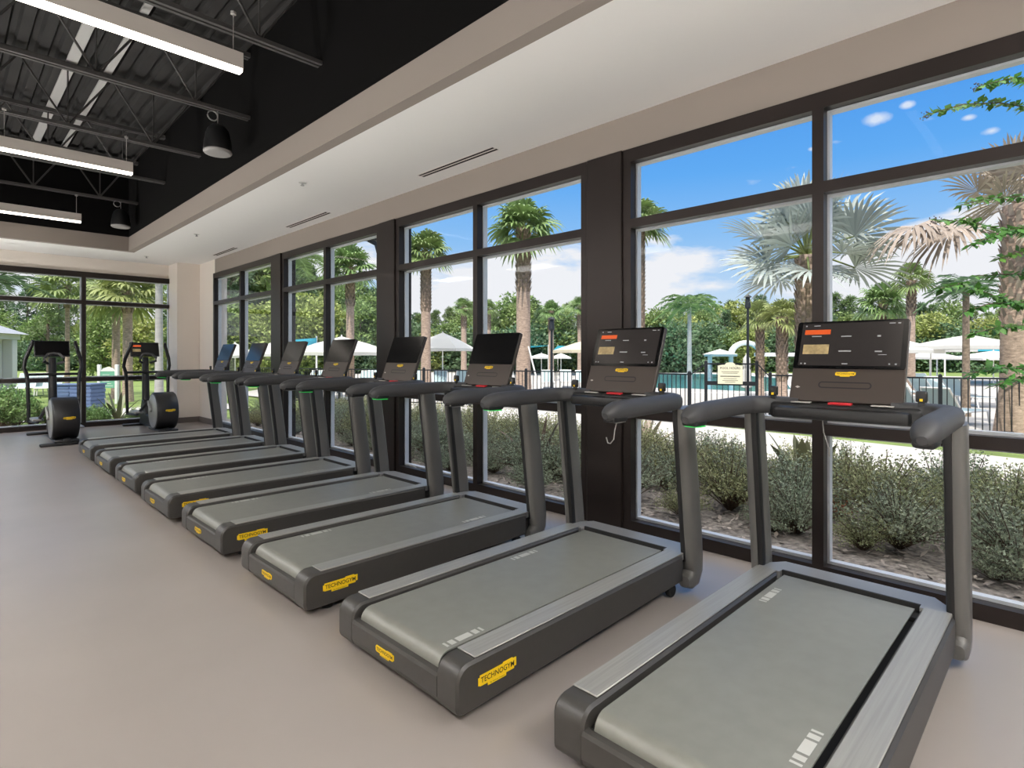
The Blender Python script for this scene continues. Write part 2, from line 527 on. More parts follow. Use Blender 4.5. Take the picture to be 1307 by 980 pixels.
window('window_2', 'y', COLY[0] + cw, COLY[1] - cw, [1.12], WX)
window('window_3', 'y', COLY[1] + cw, COLY[2] - cw, [4.24], WX)
window('window_4', 'y', COLY[2] + cw, COLY[3] - cw, [7.36], WX)
window('window_5', 'y', COLY[3] + cw, 11.88, [10.48], WX)
window('window_6', 'x', X0 + 0.05, 3.44, [-1.06, 0.44, 1.94], EY)
for i, y in enumerate([-3.56] + COLY):
    MB().rbox(WX - 0.075, WX + 0.17, y - cw + 0.001, y + cw - 0.001, 0, WT, 0.006, 1).build('column_%d' % (i + 1), m_frame, kind='structure')
MB().box(WX - 0.02, WX + 0.2, Y0, -3.56 - cw, 0, WT).build('wall_right_end', m_wall, kind='structure')

# ------------------------------------------------------------------ open ceiling: joists, bridging, lamps, speakers
JY = [12.0 - 0.6 - 1.65 * k for k in range(7)]
for k, y in enumerate(JY):
    j = MB()
    for s in (-0.028, 0.028):
        j.box(TX0, TX1, y + s - 0.016, y + s + 0.016, 3.93, 3.965)
        j.box(TX0, TX1, y + s - 0.016, y + s + 0.016, 4.60, 4.65)
    x = TX0 + 0.1; up = True
    while x < TX1 - 0.3:
        a, b = (3.96, 4.61) if up else (4.61, 3.96)
        j.tube([(x, y, a), (x + 0.42, y, b)], 0.012, 5)
        if not up: j.tube([(x + 0.42, y, 3.96), (x + 0.42, y, 4.61)], 0.009, 5)
        x += 0.42; up = not up
    j.build('ceiling_joist_%d' % (k + 1), m_joist, kind='structure')
for k, (x, hw_) in enumerate(((1.06, 0.05), (1.40, 0.035), (0.1, 0.05))):
    MB().box(x - hw_, x + hw_, TY0, TY1, 4.655, 4.675).build('ceiling_beam_%d' % (k + 1), m_strap, kind='structure')

def lamp(y, label):
    r = empty('linear_lamp', (0, y, 3.50), 0, label, 'ceiling light', 'linear lamps hung in the open ceiling')
    x0, x1 = -0.65, 1.62
    b = MB(); b.box(x0, x1, -0.036, 0.036, 0.012, 0.13)
    b.build('lamp_housing', m_lampb, r)
    MB().box(x0 + 0.004, x1 - 0.004, -0.033, 0.033, -0.012, 0.0119).build('diffuser', m_lamp, r)
    for x in (x1 - 0.06, (x0 + x1) / 2, x0 + 0.06):
        c = MB(); c.tube([(x, 0, 0.13), (x, 0, 0.44)], 0.004, 6); c.lathe([(0.02, 0.41), (0.02, 0.43)], 10, M=Matrix.Translation((x, 0, 0)))
        c.build('suspension_rod', m_strap, r)
    return r
for y, lb in ((11.4, 'far linear lamp hung in the open black ceiling above the cross trainers'), (7.95, 'nearer linear lamp with glowing underside hung in the open black ceiling'),
              (4.5, 'third linear lamp from the far end, above the treadmills'), (1.05, 'linear lamp hung overhead near the camera')):
    lamp(y, lb)

# unseen fill panels added in the left and back soffit to brighten the floor
m_fill_panel = mat('fill_panel_diffuser', (1, 0.96, 0.9, 1), 0.5, emit=((1.0, 0.985, 0.97, 1), FILL_PANEL_GLOW))
def panel(x, y, label):
    r = empty('fill_panel', (x, y, CZ), 0, label, 'ceiling light', 'added fill panels in the white soffit')
    f = MB()
    for bx in ((-.32, .32, -.62, -.59), (-.32, .32, .59, .62), (-.32, -.29, -.59, .59), (.29, .32, -.59, .59)): f.box(*bx, -0.018, -0.001)
    f.build('fill_frame', m_lampb, r)
    MB().box(-.29, .29, -.59, .59, -0.010, -0.001).build('diffuser', m_fill_panel, r)
for k, y in enumerate((10.8, 8.2, 5.6, 3.0)): panel(-1.2, y, 'added fill panel in the left soffit, %s from the far window' % ('first', 'second', 'third', 'fourth')[k])
for k, (x, y) in enumerate(((-1.0, -1.2), (1.2, -1.2), (3.0, -1.6))): panel(x, y, 'added fill panel in the soffit behind the camera, %s the window wall' % ('farthest from', 'halfway to', 'nearest')[k])
# fill uplights added out of view along the left wall to brighten the soffit
def uplight(y, label):
    r = empty('fill_uplight', (X0 + 0.06, y, 0.34), 0, label, 'fill light', 'added fill uplights along the left wall')
    b = MB(); b.prism([(-0.055, -0.08), (0.02, -0.08), (0.07, -0.03), (0.07, 0.03), (0.06, 0.03), (0.06, -0.01), (-0.045, -0.01), (-0.045, 0.03), (-0.055, 0.03)], -1.5, 1.5, 'y')
    b.build('lamp_housing', m_lampb, r)  # housing of the added fill uplight
    MB().box(-0.04, 0.055, -1.49, 1.49, -0.009, 0.004).build('diffuser', m_lamp, r)  # glowing strip of the added fill uplight
    ld = bpy.data.lights.new('fill_light', 'AREA')
    ld.shape = 'RECTANGLE'; ld.size = 0.11; ld.size_y = 2.9
    ld.energy = FILL_UPLIGHT_POWER; ld.color = (1.0, 1.0, 0.97); ld.spread = math.radians(100)
    lo = bpy.data.objects.new('fill_light', ld); C.objects.link(lo); lo.parent = r
    lo.location = (0.01, 0, 0.04)
    lo.rotation_euler = Vector((-0.55, 0, -0.83)).to_track_quat('Z', 'Y').to_euler()
for y, lb in ((11.2, 'added fill uplight at the left wall nearest the far window'), (7.6, 'added fill uplight at the left wall, second from the far window'), (4.0, 'added fill uplight at the left wall, third from the far window'),
              (0.4, 'added fill uplight at the left wall beside the camera'), (-2.6, 'added fill uplight at the left wall at the back')):
    uplight(y, lb)

def speaker(x, y, zb, label):
    r = empty('pendant_speaker', (x, y, zb + 0.03), 0, label, 'speaker', 'pendant speakers under the open ceiling')
    MB().lathe([(0.118, 0.02), (0.136, 0.03), (0.138, 0.05), (0.132, 0.12), (0.116, 0.21), (0.098, 0.26), (0.06, 0.30), (0.015, 0.312)], 24).build('speaker_shell', m_dark, r)
    MB().lathe([(0.085, -0.006), (0.125, 0.0), (0.138, 0.014), (0.139, 0.03)], 24).build('speaker_grille', mat('speaker_grille_grey', rgb(140, 138, 136), 0.5), r)
    h = MB(); h.tube([(0, 0, 0.30), (0, 0, 3.90 - zb)], 0.006, 6)
    h.tube([(0.05 * math.cos(a) - 0.05, 0.0, 0.39 + 0.05 * math.sin(a)) for a in [2 * PI * i / 14 for i in range(15)]], 0.007, 6)
    h.build('hanging_hook', m_silver, r)
speaker(2.08, 6.45, 3.45, 'nearer black pendant speaker hanging from the ceiling joist')
speaker(2.157, 11.4, 3.47, 'smaller far black pendant speaker near the end of the ceiling tray')

def vent(px0, y0, px1, y1, label, wd=0.09):
    d0 = FPX * (CZ - CH) / (HY - y0); d1 = FPX * (CZ - CH) / (HY - y1)
    a = Vector(at(px0, d0)); b = Vector(at(px1, d1))
    c = (a + b) / 2; L = (b - a).length
    along_y = abs(b.y - a.y) > abs(b.x - a.x)
    r = empty('slot_diffuser', (c.x, c.y, CZ), PI / 2 if along_y else 0, label, 'air vent', 'slot diffusers in the white soffit')
    f = MB(); f.box(-L / 2, L / 2, -wd / 2, -wd / 2 + 0.008, -0.004, -0.0005); f.box(-L / 2, L / 2, wd / 2 - 0.008, wd / 2, -0.004, -0.0005); f.box(-L / 2, L / 2, -0.010, 0.010, -0.004, -0.0005)
    f.build('vent_frame', m_white if wd < 0.08 else m_lampb, r)
    MB().box(-L / 2, L / 2, -wd / 2 + 0.008, -0.010, -0.003, -0.0006).box(-L / 2, L / 2, 0.010, wd / 2 - 0.008, -0.003, -0.0006).build('vent_slot', m_vent, r)
vent(535, 224, 634, 190, 'longest slot air vent in the soffit, nearest the camera')
vent(368, 290, 418, 271, 'middle slot air vent in the soffit above the window wall')
vent(272, 325.5, 303, 316.5, 'far slot air vent in the soffit near the corner pier')
vent(58, 322, 157, 334, 'faint slot air vent in the soffit above the far window', 0.06)
for px, y, lb in ((386, 233, 'small sprinkler head in the soffit nearest the long vent'), (251, 299, 'small sprinkler head in the soffit left of the middle vent'),
                  (187, 327, 'small sprinkler head in the far soffit by the tray corner')):
    d = FPX * (CZ - CH) / (HY - y); p = at(px, d)
    r = empty('sprinkler_head', (p[0], p[1], CZ), 0, lb, 'sprinkler')
    MB().lathe([(0.036, -0.006), (0.04, -0.001)], 16).build('escutcheon', m_sprk, r)
    MB().lathe([(0.012, -0.03), (0.012, -0.006)], 10).lathe([(0.02, -0.034), (0.02, -0.03)], 12).build('nozzle', m_silver, r)

# ------------------------------------------------------------------ treadmills
def badge_into(mb, M, wd):
    """yellow stepped banner with dark lettering; local x along the words, origin at its centre"""
    h = wd * 0.20
    pts = [(-.5, -.42), (-.5, .30), (-.46, .30), (-.46, .50), (.14, .50), (.14, .62), (.40, .62), (.40, .50), (.5, .50), (.5, -.30), (.44, -.30), (.44, -.50), (.22, -.50), (.22, -.78), (-.26, -.78), (-.26, -.50), (-.46, -.50), (-.46, -.42)]
    mb.prism([(p[0] * wd, p[1] * h) for p in pts], 0.0, 0.0025, 'z', 0, M)
    vs, fs = text_geo('TECHNOGYM', 1.0, 0.012)
    xs = [q[0] for q in vs]
    k = wd * 0.88 / (max(xs) - min(xs))
    mb.add([(q[0] * k, q[1] * k * 1.05, 0.0032) for q in vs], fs, 1, False, M)
    vs, fs = text_geo('The Wellness Company', 1.0)
    xs = [q[0] for q in vs]
    k = wd * 0.40 / (max(xs) - min(xs))
    mb.add([(q[0] * k - 0.02 * wd, q[1] * k - h * 0.62, 0.0032) for q in vs], fs, 1, False, M)
def badge(name, M, wd, parent):
    b = MB(); badge_into(b, M, wd)
    return b.build(name, [m_yellow, m_ink], parent)

HW = 0.43
def make_treadmill():
    r = empty('treadmill')
    # side panels: rounded tail, bottom cut up at the rear
    prof = [(0.10, 0.042), (1.645, 0.078), (1.645, 0.225)] + arc2(0.062, 0.163, 0.062, 90, 180, 7) + arc2(0.035, 0.077, 0.035, 180, 270, 4)
    inner = 0.305
    for s in (1, -1):
        a0, a1 = (inner, HW) if s > 0 else (-HW, -inner)
        MB().prism(prof, a0, a1, 'y', sm=True, bevel=0.010).build('side_panel', m_body, r)
        MB().rbox(0.095, 1.66, a0 + 0.012, a1 - 0.010, 0.2255, 0.232, 0.003, 1).build('side_rail', m_rail, r)
    b = MB()
    b.prism([(0.03, 0.10), (0.10, 0.06), (1.62, 0.06), (1.62, 0.175), (0.10, 0.175), (0.03, 0.155)], -inner + 0.001, inner - 0.001, 'y')
    b.build('deck_body', m_dark, r)
    # tail cover between the two end caps
    rc = [(0.0015, 0.150), (0.0015, 0.078), (0.012, 0.054), (0.035, 0.044), (0.07, 0.044), (0.07, 0.150), (0.03, 0.165), (0.008, 0.163)]
    MB().prism(rc, -inner - 0.004, inner + 0.004, 'y').build('tail_cover', m_body, r)
    bw = 0.281
    belt = arc2(0.083, 0.161, 0.053, 175, 90, 8) + [(1.664, 0.214)]
    under = [(p[0] + 0.0, p[1] - 0.006) for p in reversed(belt)]
    MB().prism(belt + under, -bw, bw, 'y', sm=True).build('running_belt', m_belt, r)
    for (bx, by) in ((0.30, 0.245), (1.22, -0.235)):
        k = MB(); x = bx
        for L in (0.011, 0.026, 0.072, 0.026, 0.011):
            k.box(x, x + L, by - 0.017, by + 0.017, 0.2142, 0.2147); x += L + 0.0125
        k.build('belt_marking', m_mark, r)
    # dark gap in front of belt + light front plate
    MB().box(1.60, 1.699, -inner + 0.002, inner - 0.002, 0.176, 0.196).box(1.688, 1.6996, -0.2995, 0.2995, 0.19, 0.2278).build('belt_gap', m_rubber, r)
    fp = [(1.655, -HW + 0.012), (1.655, -0.300), (1.700, -0.300), (1.700, 0.300), (1.655, 0.300), (1.655, HW - 0.012), (1.74, HW - 0.03), (1.83, 0.33), (1.83, -0.33), (1.74, -HW + 0.03)]
    MB().prism(fp, 0.19, 0.2285, 'z').build('front_plate', m_bridge, r)
    MB().rbox(1.60, 1.80, -0.36, 0.36, 0.06, 0.19, 0.02, 2).build('motor_cover', m_body, r)
    for s in (1, -1):
        y = s * (HW + 0.0)
        pts = [(1.655, y, 0.075), (1.695, y, 0.072), (1.735, y, 0.085), (1.757, y, 0.12), (1.760, y, 0.18), (1.748, y, 0.30), (1.705, y, 0.65), (1.663, y, 0.98), (1.655, y, 1.06)]
        A = [0.030, 0.041, 0.043, 0.043, 0.043, 0.043, 0.042, 0.041, 0.04]
        Bb = [0.030, 0.045, 0.062, 0.068, 0.070, 0.072, 0.072, 0.070, 0.066]
        MB().sweep(pts, Bb, A, (0, 1, 0), 18, 3.0).build('upright', m_up, r)
        MB().sweep([(p[0] - 0.052, s * (HW - 0.022), p[2]) for p in pts[4:]], 0.024, 0.018, (0, 1, 0), 10, 3.0).build('upright_trim', m_dark, r)
        wv = MB(); wv.lathe([(0.032, -0.016), (0.036, -0.012), (0.036, 0.012), (0.032, 0.016)], 14, axis='y', M=Matrix.Translation((1.585, s * 0.385, 0.037)))
        wv.build('transport_wheel', m_rubber, r)
        ft = MB(); ft.lathe([(0.03, 0.0), (0.03, 0.015), (0.015, 0.018), (0.015, 0.065)], 12, M=Matrix.Translation((0.17, s * 0.34, 0)))
        ft.build('foot', m_rubber, r)
        # handle: sloped nose, straight grip, bend into the crossbar
        hp = [(0.900, y, 1.064), (0.918, y, 1.070), (0.950, y, 1.080), (0.995, y, 1.087), (1.10, y, 1.090), (1.35, y, 1.094)]
        ha = [0.016, 0.033, 0.043, 0.046, 0.047, 0.047]
        hb = [0.016, 0.029, 0.039, 0.045, 0.047, 0.046]
        cxr = 0.15
        for i in range(0, 8):
            a = math.radians(90 * i / 7)
            hp.append((1.50 + cxr * math.sin(a), s * (HW - cxr + cxr * math.cos(a)), 1.096))
            ha.append(0.048 + 0.004 * i / 7); hb.append(0.046 - 0.002 * i / 7)
        hp.append((1.652, s * 0.20, 1.096)); ha.append(0.052); hb.append(0.044)
        h = MB().sweep(hp, ha, hb, (0, 0, 1), 18, 2.5).build('handlebar', m_grip, r)
        MB().rbox(0.925, 1.045, y - 0.036, y + 0.036, 1.032, 1.068, 0.014, 2).build('sensor_pod', m_dark, h)
        if s > 0:
            g = MB(); g.sweep([(0.929, y, 1.036), (0.945, y, 1.033), (0.98, y, 1.0308), (1.03, y, 1.030)], [0.022, 0.030, 0.033, 0.033], 0.004, (0, 0, 1), 12, 3)
            g.build('status_light', m_green, h)
        else:
            g = MB(); g.rbox(0.96, 1.04, y - 0.024, y + 0.024, 1.0285, 1.0335, 0.0018, 1)
            g.build('pulse_sensor', m_silver, h)
    # crossbar with tray
    cbm = MB()
    cbm.rbox(1.585, 1.72, -0.33, 0.33, 1.035, 1.118, 0.022, 3)
    cbm.build('crossbar', m_dark, r)
    tr = MB(); tr.rbox(1.52, 1.60, -0.285, 0.285, 1.042, 1.100, 0.016, 2)
    tr.build('tray', m_dark, r)
    MB().box(1.592, 1.606, -0.045, 0.055, 1.114, 1.124).rbox(1.588, 1.625, -0.045, 0.055, 1.116, 1.126, 0.003, 1).build('stop_button', m_red, r)
    for y0 in (-0.215, 0.135):
        MB().rbox(1.59, 1.62, y0, y0 + 0.09, 1.116, 1.1225, 0.002, 1).build('button_strip', m_lab, r)
    for s in (1, -1):
        p = MB(); p.rbox(1.60, 1.625, s * 0.315 - 0.022, s * 0.315 + 0.022, 1.145, 1.195, 0.008, 2); p.box(1.605, 1.62, s * 0.315 - 0.012, s * 0.315 + 0.012, 1.10, 1.146)
        q = p.build('speed_lever', m_dark, r)
        MB().box(1.5985, 1.6005, s * 0.315 - 0.006, s * 0.315 + 0.006, 1.15, 1.162).build('lever_mark', m_yellow, q)
    # console: tilted panel, local x to the user's right (-Y), local y up the panel
    bx_, bz_ = 1.625, 1.125
    tx_, tz_ = 1.775, 1.525
    upv = Vector((tx_ - bx_, 0, tz_ - bz_)); H = upv.length
    M = frame((bx_, 0, bz_), (0, -1, 0), upv)          # z faces the user
    W = 0.245
    def rr(w0, w1, h0, h1, rad):
        return arc2(w1 - rad, h1 - rad, rad, 0, 90, 4) + arc2(w0 + rad, h1 - rad, rad, 90, 180, 4) + arc2(w0 + rad, h0 + rad, rad, 180, 270, 4) + arc2(w1 - rad, h0 + rad, rad, 270, 360, 4)
    body = MB().prism(rr(-W, W, 0, H, 0.012), -0.030, 0.0, 'z', 0, M, sm=True, bevel=0.004)
    con = body.build('console', m_con, r)
    sc = MB().prism(rr(-W + 0.002, W - 0.002, H * 0.40, H - 0.002, 0.012), 0.0002, 0.005, 'z', 0, M)
    sc.build('screen', m_screen, con)
    badge('console_badge', M @ Matrix.Translation((0.0, H * 0.34, 0.0004)), 0.088, con)
    sl = MB()
    o1 = rr(-0.115, 0.115, H * 0.165, H * 0.245, 0.016); o2 = rr(-0.109, 0.109, H * 0.165 + 0.006, H * 0.245 - 0.006, 0.011)
    n = len(o1)
    sl.add([(p[0], p[1], 0.0012) for p in o1 + o2], [(i, (i + 1) % n, n + (i + 1) % n, n + i) for i in range(n)], 0, False, M)
    sl.build('speaker_slot', m_rubber, con)
    MB().prism([(-0.012, 0), (0, 0.006), (0.012, 0), (0, -0.006)], 0.0003, 0.0012, 'z', 0, M @ Matrix.Translation((-W + 0.035, H * 0.17, 0))).build('console_icon', m_lab, con)
    MB().rbox(1.70, 1.75, -0.10, 0.10, 1.08, 1.28, 0.01, 1).build('console_neck', m_dark, r)
    # badges on the tail and on the right flank
    badge('tail_badge', frame((0.0012, 0.04, 0.112), (0, -1, 0), (0, 0, 1)), 0.135, r)
    badge('flank_badge', frame((0.20, -HW - 0.0006, 0.142), (1, 0, 0), (0, 0, 1)), 0.20, r)
    badge('flank_badge', frame((0.20, HW + 0.0006, 0.142), (-1, 0, 0), (0, 0, 1)), 0.20, r)
    return r, M, H
TR = [  # y centre, tail x, label
    (0.805, 1.43, 'nearest black treadmill, rightmost of the row, before the silver fan palm'),
    (2.01, 1.31, 'second black treadmill from the camera, with a hanging cord and orange screen tile'),
    (3.22, 1.31, 'third black treadmill from the camera, with a fully dark screen'),
    (4.40, 1.30, 'fourth black treadmill from the camera, with brownish reflecting screen'),
    (5.58, 1.29, 'fifth black treadmill from the camera, seen side on before the white parasol'),
    (6.76, 1.31, 'sixth black treadmill from the camera, third from the far corner'),
    (7.95, 1.32, 'seventh black treadmill from the camera, second from the far corner'),
    (9.13, 1.33, 'farthest black treadmill, last of the row by the corner pier'),
]
proto, CM, CHH = make_treadmill()
treads = []
for i, (yc, xt, lb) in enumerate(TR):
    t = proto if i == 0 else copy_tree(proto)
    t.location = (xt, yc, 0)
    t['label'] = lb; t['category'] = 'treadmill'; t['group'] = 'treadmills in a row along the windows'
    treads.append(t)
for i in (0, 1):                                  # these two belts stopped at another point of their loop
    for q, dx in zip([c for c in treads[i].children if c.name.startswith('belt_marking')], ((-0.05, 0.04), (-0.21, -0.27))[i]):
        q.scale.y = -1; q.location.x = dx
def ui(t, rich):
    con = [c for c in t.children if c.name.startswith('console') and not c.name.startswith('console_')][0]
    H = CHH
    def tile(name, x0, x1, y0, y1, m, z=0.0056):
        MB().box(x0, x1, H * (0.40 + 0.60 * y0), H * (0.40 + 0.60 * y1), z, z + 0.0003, 0, CM).build(name, m, con)
    tile('screen_panel', -0.220, 0.222, 0.06, 0.95, m_uidim, 0.0052)
    tile('screen_tile', -0.205, -0.085, 0.715, 0.815, m_orange)
    tile('screen_photo', -0.205, -0.085, 0.30, 0.50, m_photo)
    tx = MB()
    def ln(x0, x1, y, hh=0.018):
        tx.box(x0, x1, H * (0.40 + 0.60 * (y - hh)), H * (0.40 + 0.60 * (y + hh)), 0.0056, 0.0059, 0, CM)
    ln(-0.170, -0.125, 0.675, 0.011); ln(-0.035, 0.01, 0.665, 0.012); ln(0.12, 0.135, 0.66, 0.016); ln(-0.04, 0.015, 0.36, 0.014)
    ln(0.115, 0.145, 0.35, 0.014); ln(0.13, 0.165, 0.285, 0.006); ln(-0.205, -0.197, 0.90, 0.014); ln(-0.165, -0.135, 0.90, 0.010)
    ln(0.165, 0.19, 0.91, 0.010); ln(0.20, 0.212, 0.91, 0.012); ln(-0.21, -0.202, 0.10, 0.014); ln(-0.192, -0.184, 0.10, 0.014)
    ln(0.175, 0.182, 0.10, 0.014); ln(0.20, 0.208, 0.10, 0.014); ln(-0.02, 0.005, 0.10, 0.010)
    tx.build('screen_text', m_uitxt, con)
ui(treads[0], True); ui(treads[1], True)
# safety cords
def cord(t, pts):
    MB().tube(pts, 0.0028, 6).build('safety_cord', m_strap, t)
cord(treads[1], [(1.02, -0.42, 1.05), (0.985, -0.425, 0.99), (0.97, -0.43, 0.95), (0.985, -0.40, 0.925), (1.02, -0.36, 0.92), (1.05, -0.33, 0.94)])
cord(treads[0], [(1.60, 0.08, 1.05), (1.585, 0.07, 0.98), (1.60, 0.05, 0.90), (1.64, 0.06, 0.86)])

# ------------------------------------------------------------------ cross trainers
def make_elliptical():
    """local x forward (user looks that way), origin on the floor at the tail"""
    r = empty('cross_trainer')
    b = MB(); b.rbox(0.0, 1.85, -0.05, 0.05, 0.035, 0.10, 0.015, 2)
    b.rbox(0.02, 0.72, -0.15, 0.15, 0.04, 0.085, 0.012, 1)
    b.build('base_beam', m_dark, r)
    for x in (0.02, 1.80):
        MB().rbox(x, x + 0.10, -0.32, 0.32, 0.0, 0.045, 0.015, 2).build('floor_foot', m_dark, r)
    M = Matrix.Translation((0.36, 0, 0.385))
    h = MB()
    R = 0.325
    h.lathe([(R - 0.05, -0.165), (R - 0.012, -0.160), (R, -0.14), (R, 0.14), (R - 0.012, 0.160), (R - 0.05, 0.165)], 40, axis='y', M=M)
    hs = h.build('flywheel_housing', m_dark, r)
    for s in (1, -1):
        MB().lathe([(0.29, s * 0.166), (0.285, s * 0.170), (0.10, s * 0.175)], 36, axis='y', M=M).build('side_disc', m_silver, hs)
    badge('housing_badge', frame((0.36 - 0.3255, -0.03, 0.41), (0, -1, 0), (0, 0, 1)), 0.15, hs)
    # shroud between drum and column
    sh = MB(); sh.prism([(0.62, 0.09), (1.70, 0.09), (1.66, 0.30), (1.55, 0.52), (1.42, 0.50), (1.25, 0.26), (0.62, 0.22)], -0.075, 0.075, 'y', bevel=0.012)
    sh.build('front_shroud', m_dark, r)
    c = MB(); c.sweep([(1.56, 0, 0.30), (1.58, 0, 0.8), (1.62, 0, 1.32)], [0.075, 0.068, 0.055], [0.062, 0.058, 0.05], (0, 1, 0), 16, 3)
    c.build('column', m_dark, r)
    M2 = frame((1.60, 0, 1.34), (0, -1, 0), (0.10, 0, 0.30))
    co = MB().rbox(-0.24, 0.24, 0, 0.285, -0.03, 0.0, 0.01, 2, 0, M2).build('console', m_dark, r)
    MB().box(-0.225, 0.225, 0.02, 0.27, 0.0005, 0.003, 0, M2).build('screen', m_screen, co)
    fh = MB(); fh.tube([(1.55, -0.07, 1.22), (1.42, -0.13, 1.25), (1.38, -0.13, 1.31), (1.44, -0.075, 1.38), (1.46, 0.0, 1.39), (1.44, 0.075, 1.38), (1.38, 0.13, 1.31), (1.42, 0.13, 1.25), (1.55, 0.07, 1.22)], 0.022, 8)
    fh.build('fixed_grip', m_grip, r)
    cbm = MB(); cbm.tube([(1.45, -0.34, 1.04), (1.50, 0, 1.04), (1.45, 0.34, 1.04)], 0.022, 8)
    cbm.build('pivot_bar', m_dark, r)
    for s, dx in ((1, -0.12), (-1, 0.10)):
        y = s * 0.335
        a = MB(); a.tube([(1.34 + dx, s * 0.29, 1.60), (1.37 + dx, s * 0.30, 1.54), (1.45 + dx * .6, s * 0.37, 1.30), (1.47 + dx * .4, s * 0.385, 1.16), (1.45, s * 0.35, 1.05), (1.44 - dx * .2, s * 0.335, 0.90), (1.40 - dx * .5, s * 0.32, 0.26)], [0.022, 0.029, 0.029, 0.027, 0.030, 0.027, 0.025], 10)
        a.build('swing_arm', m_dark, r)
        l = MB(); l.tube([(1.40 - dx * .5, s * 0.31, 0.27), (1.05, s * 0.25, 0.20 + 0.08 * s), (0.52, s * 0.20, 0.38 + 0.16 * s)], 0.024, 8)
        l.build('pedal_rail', m_dark, r)
        p = MB(); p.rbox(0.86, 1.24, s * 0.26 - 0.075, s * 0.26 + 0.075, 0.235 + 0.08 * s, 0.275 + 0.08 * s, 0.015, 2)
        p.build('pedal', m_silver, r)
        k = MB(); k.sweep([(0.36, s * 0.19, 0.385), (0.53, s * 0.195, 0.385 + 0.16 * s)], 0.028, 0.018, (0, 1, 0), 10, 2.5)
        k.build('crank_arm', m_silver, r)
    return r, M2
e1, EM = make_elliptical()
e2 = copy_tree(e1)
e1.location = (1.37, 10.80, 0); e1.rotation_euler = (0, 0, PI / 2)
e2.location = (2.80, 11.10, 0); e2.rotation_euler = (0, 0, PI / 2)
for e, lb in ((e1, 'left cross trainer with dark blank screen facing the far window'), (e2, 'right cross trainer with lit tiles on its screen, by the corner pier')):
    e['label'] = lb; e['category'] = 'cross trainer'; e['group'] = 'cross trainers at the far window'
co2 = [c for c in e2.children if c.name.startswith('console')][0]
MB().box(-0.20, -0.06, 0.19, 0.225, 0.0032, 0.0036, 0, EM).build('screen_tile', m_orange, co2)
MB().box(-0.20, -0.07, 0.09, 0.15, 0.0032, 0.0036, 0, EM).build('screen_photo', m_photo, co2)
#EXTERIOR

# ------------------------------------------------------------------ outdoors: ground
def gz(x, y):
    D = max(x - 4.0, y - 13.6, 0.0)
    k = min(D / 5.0, 1.0); k = k * k * (3 - 2 * k)
    q = min(max((D - 10.0) / 14.0, 0.0), 1.0)
    return -0.10 - 0.20 * k - 0.15 * q
m_lawn = mat('lawn_green', rgb(112, 130, 66), 0.9, noise=(1.2, 0.28), bump=(30, 0.4))
m_mulch = mat('mulch_litter', rgb(134, 126, 120), 0.95, noise=(22, 0.6), bump=(26, 0.9))
m_walk = mat('walk_concrete', rgb(180, 176, 172), 0.9, noise=(1.5, 0.06))
m_pave = mat('pool_deck_paving', rgb(176, 171, 166), 0.9, noise=(1.2, 0.06))
m_water = mat('pool_water', rgb(88, 156, 168), 0.06, noise=(1.5, 0.12), bump=(6, 0.15))
m_coping = mat('pool_coping', rgb(225, 220, 212), 0.8)
m_iron = mat('fence_black_iron', rgb(34, 36, 42), 0.45, 0.3)
m_leaf = mat('shrub_leaf', rgb(152, 155, 114), 0.55, vary=0.5, transl=0.25)
m_leafd = mat('shrub_leaf_grey_green', rgb(146, 156, 132), 0.55, vary=0.5, transl=0.2)
m_leafb = mat('hedge_leaf', rgb(112, 142, 84), 0.55, vary=0.45, transl=0.25)
m_twig = mat('twig_brown', rgb(92, 76, 62), 0.8)
m_palm = mat('palm_green', rgb(116, 140, 84), 0.5, vary=0.35, transl=0.2)
m_palmo = mat('palm_olive', rgb(136, 148, 92), 0.5, vary=0.35, transl=0.25)
m_bis = mat('palm_silver', rgb(164, 172, 168), 0.55, vary=0.25, transl=0.12)
m_dry = mat('palm_dry', rgb(162, 148, 136), 0.8, vary=0.3, transl=0.15)
m_trunk = mat('palm_trunk', rgb(168, 146, 130), 0.9, noise=(9, 0.35, (1, 1, 3)), bump=(14, 0.8))
m_boot = mat('palm_boots', rgb(132, 116, 100), 0.9, noise=(14, 0.4), bump=(20, 0.8))
m_royal = mat('royal_trunk', rgb(168, 164, 160), 0.8, noise=(3, 0.12, (1, 1, 6)))
m_bark = mat('bark_grey_brown', rgb(118, 102, 90), 0.9, noise=(6, 0.3, (1, 1, 4)))
m_tree1 = mat('pine_green', rgb(112, 132, 84), 0.6, vary=0.45, transl=0.2)
m_tree2 = mat('tree_green', rgb(128, 148, 88), 0.6, vary=0.45, transl=0.25)
m_tree3 = mat('tree_dark_green', rgb(96, 120, 86), 0.6, vary=0.45, transl=0.2)
m_tree4 = mat('tree_yellow_green', rgb(158, 166, 98), 0.6, vary=0.4, transl=0.25)
m_canvas = mat('parasol_canvas', rgb(214, 212, 208), 0.85, transl=0.25)
m_cream = mat('parasol_cream', rgb(218, 208, 184), 0.85, transl=0.25)
m_teal = mat('shade_teal', rgb(30, 150, 170), 0.8, transl=0.25)
m_pole = mat('pole_white', rgb(225, 224, 220), 0.5)
m_sling = mat('lounger_sling', rgb(168, 188, 190), 0.8)
m_stucco = mat('stucco_white', rgb(210, 208, 206), 0.9)
m_roof = mat('roof_grey', rgb(150, 154, 162), 0.8, noise=(6, 0.15, (1, 8, 8)))
m_sign = mat('sign_cream', rgb(222, 214, 190), 0.7)
m_signg = mat('sign_green', rgb(110, 168, 140), 0.7)
m_lampp = mat('lamp_post_dark', rgb(44, 48, 54), 0.5, 0.4)
m_pot = mat('planter_blue', rgb(86, 104, 138), 0.6)
m_agave = mat('agave_grey', rgb(120, 122, 92), 0.55, vary=0.2)
m_brom = mat('bromeliad_red', rgb(168, 92, 62), 0.55, vary=0.3)
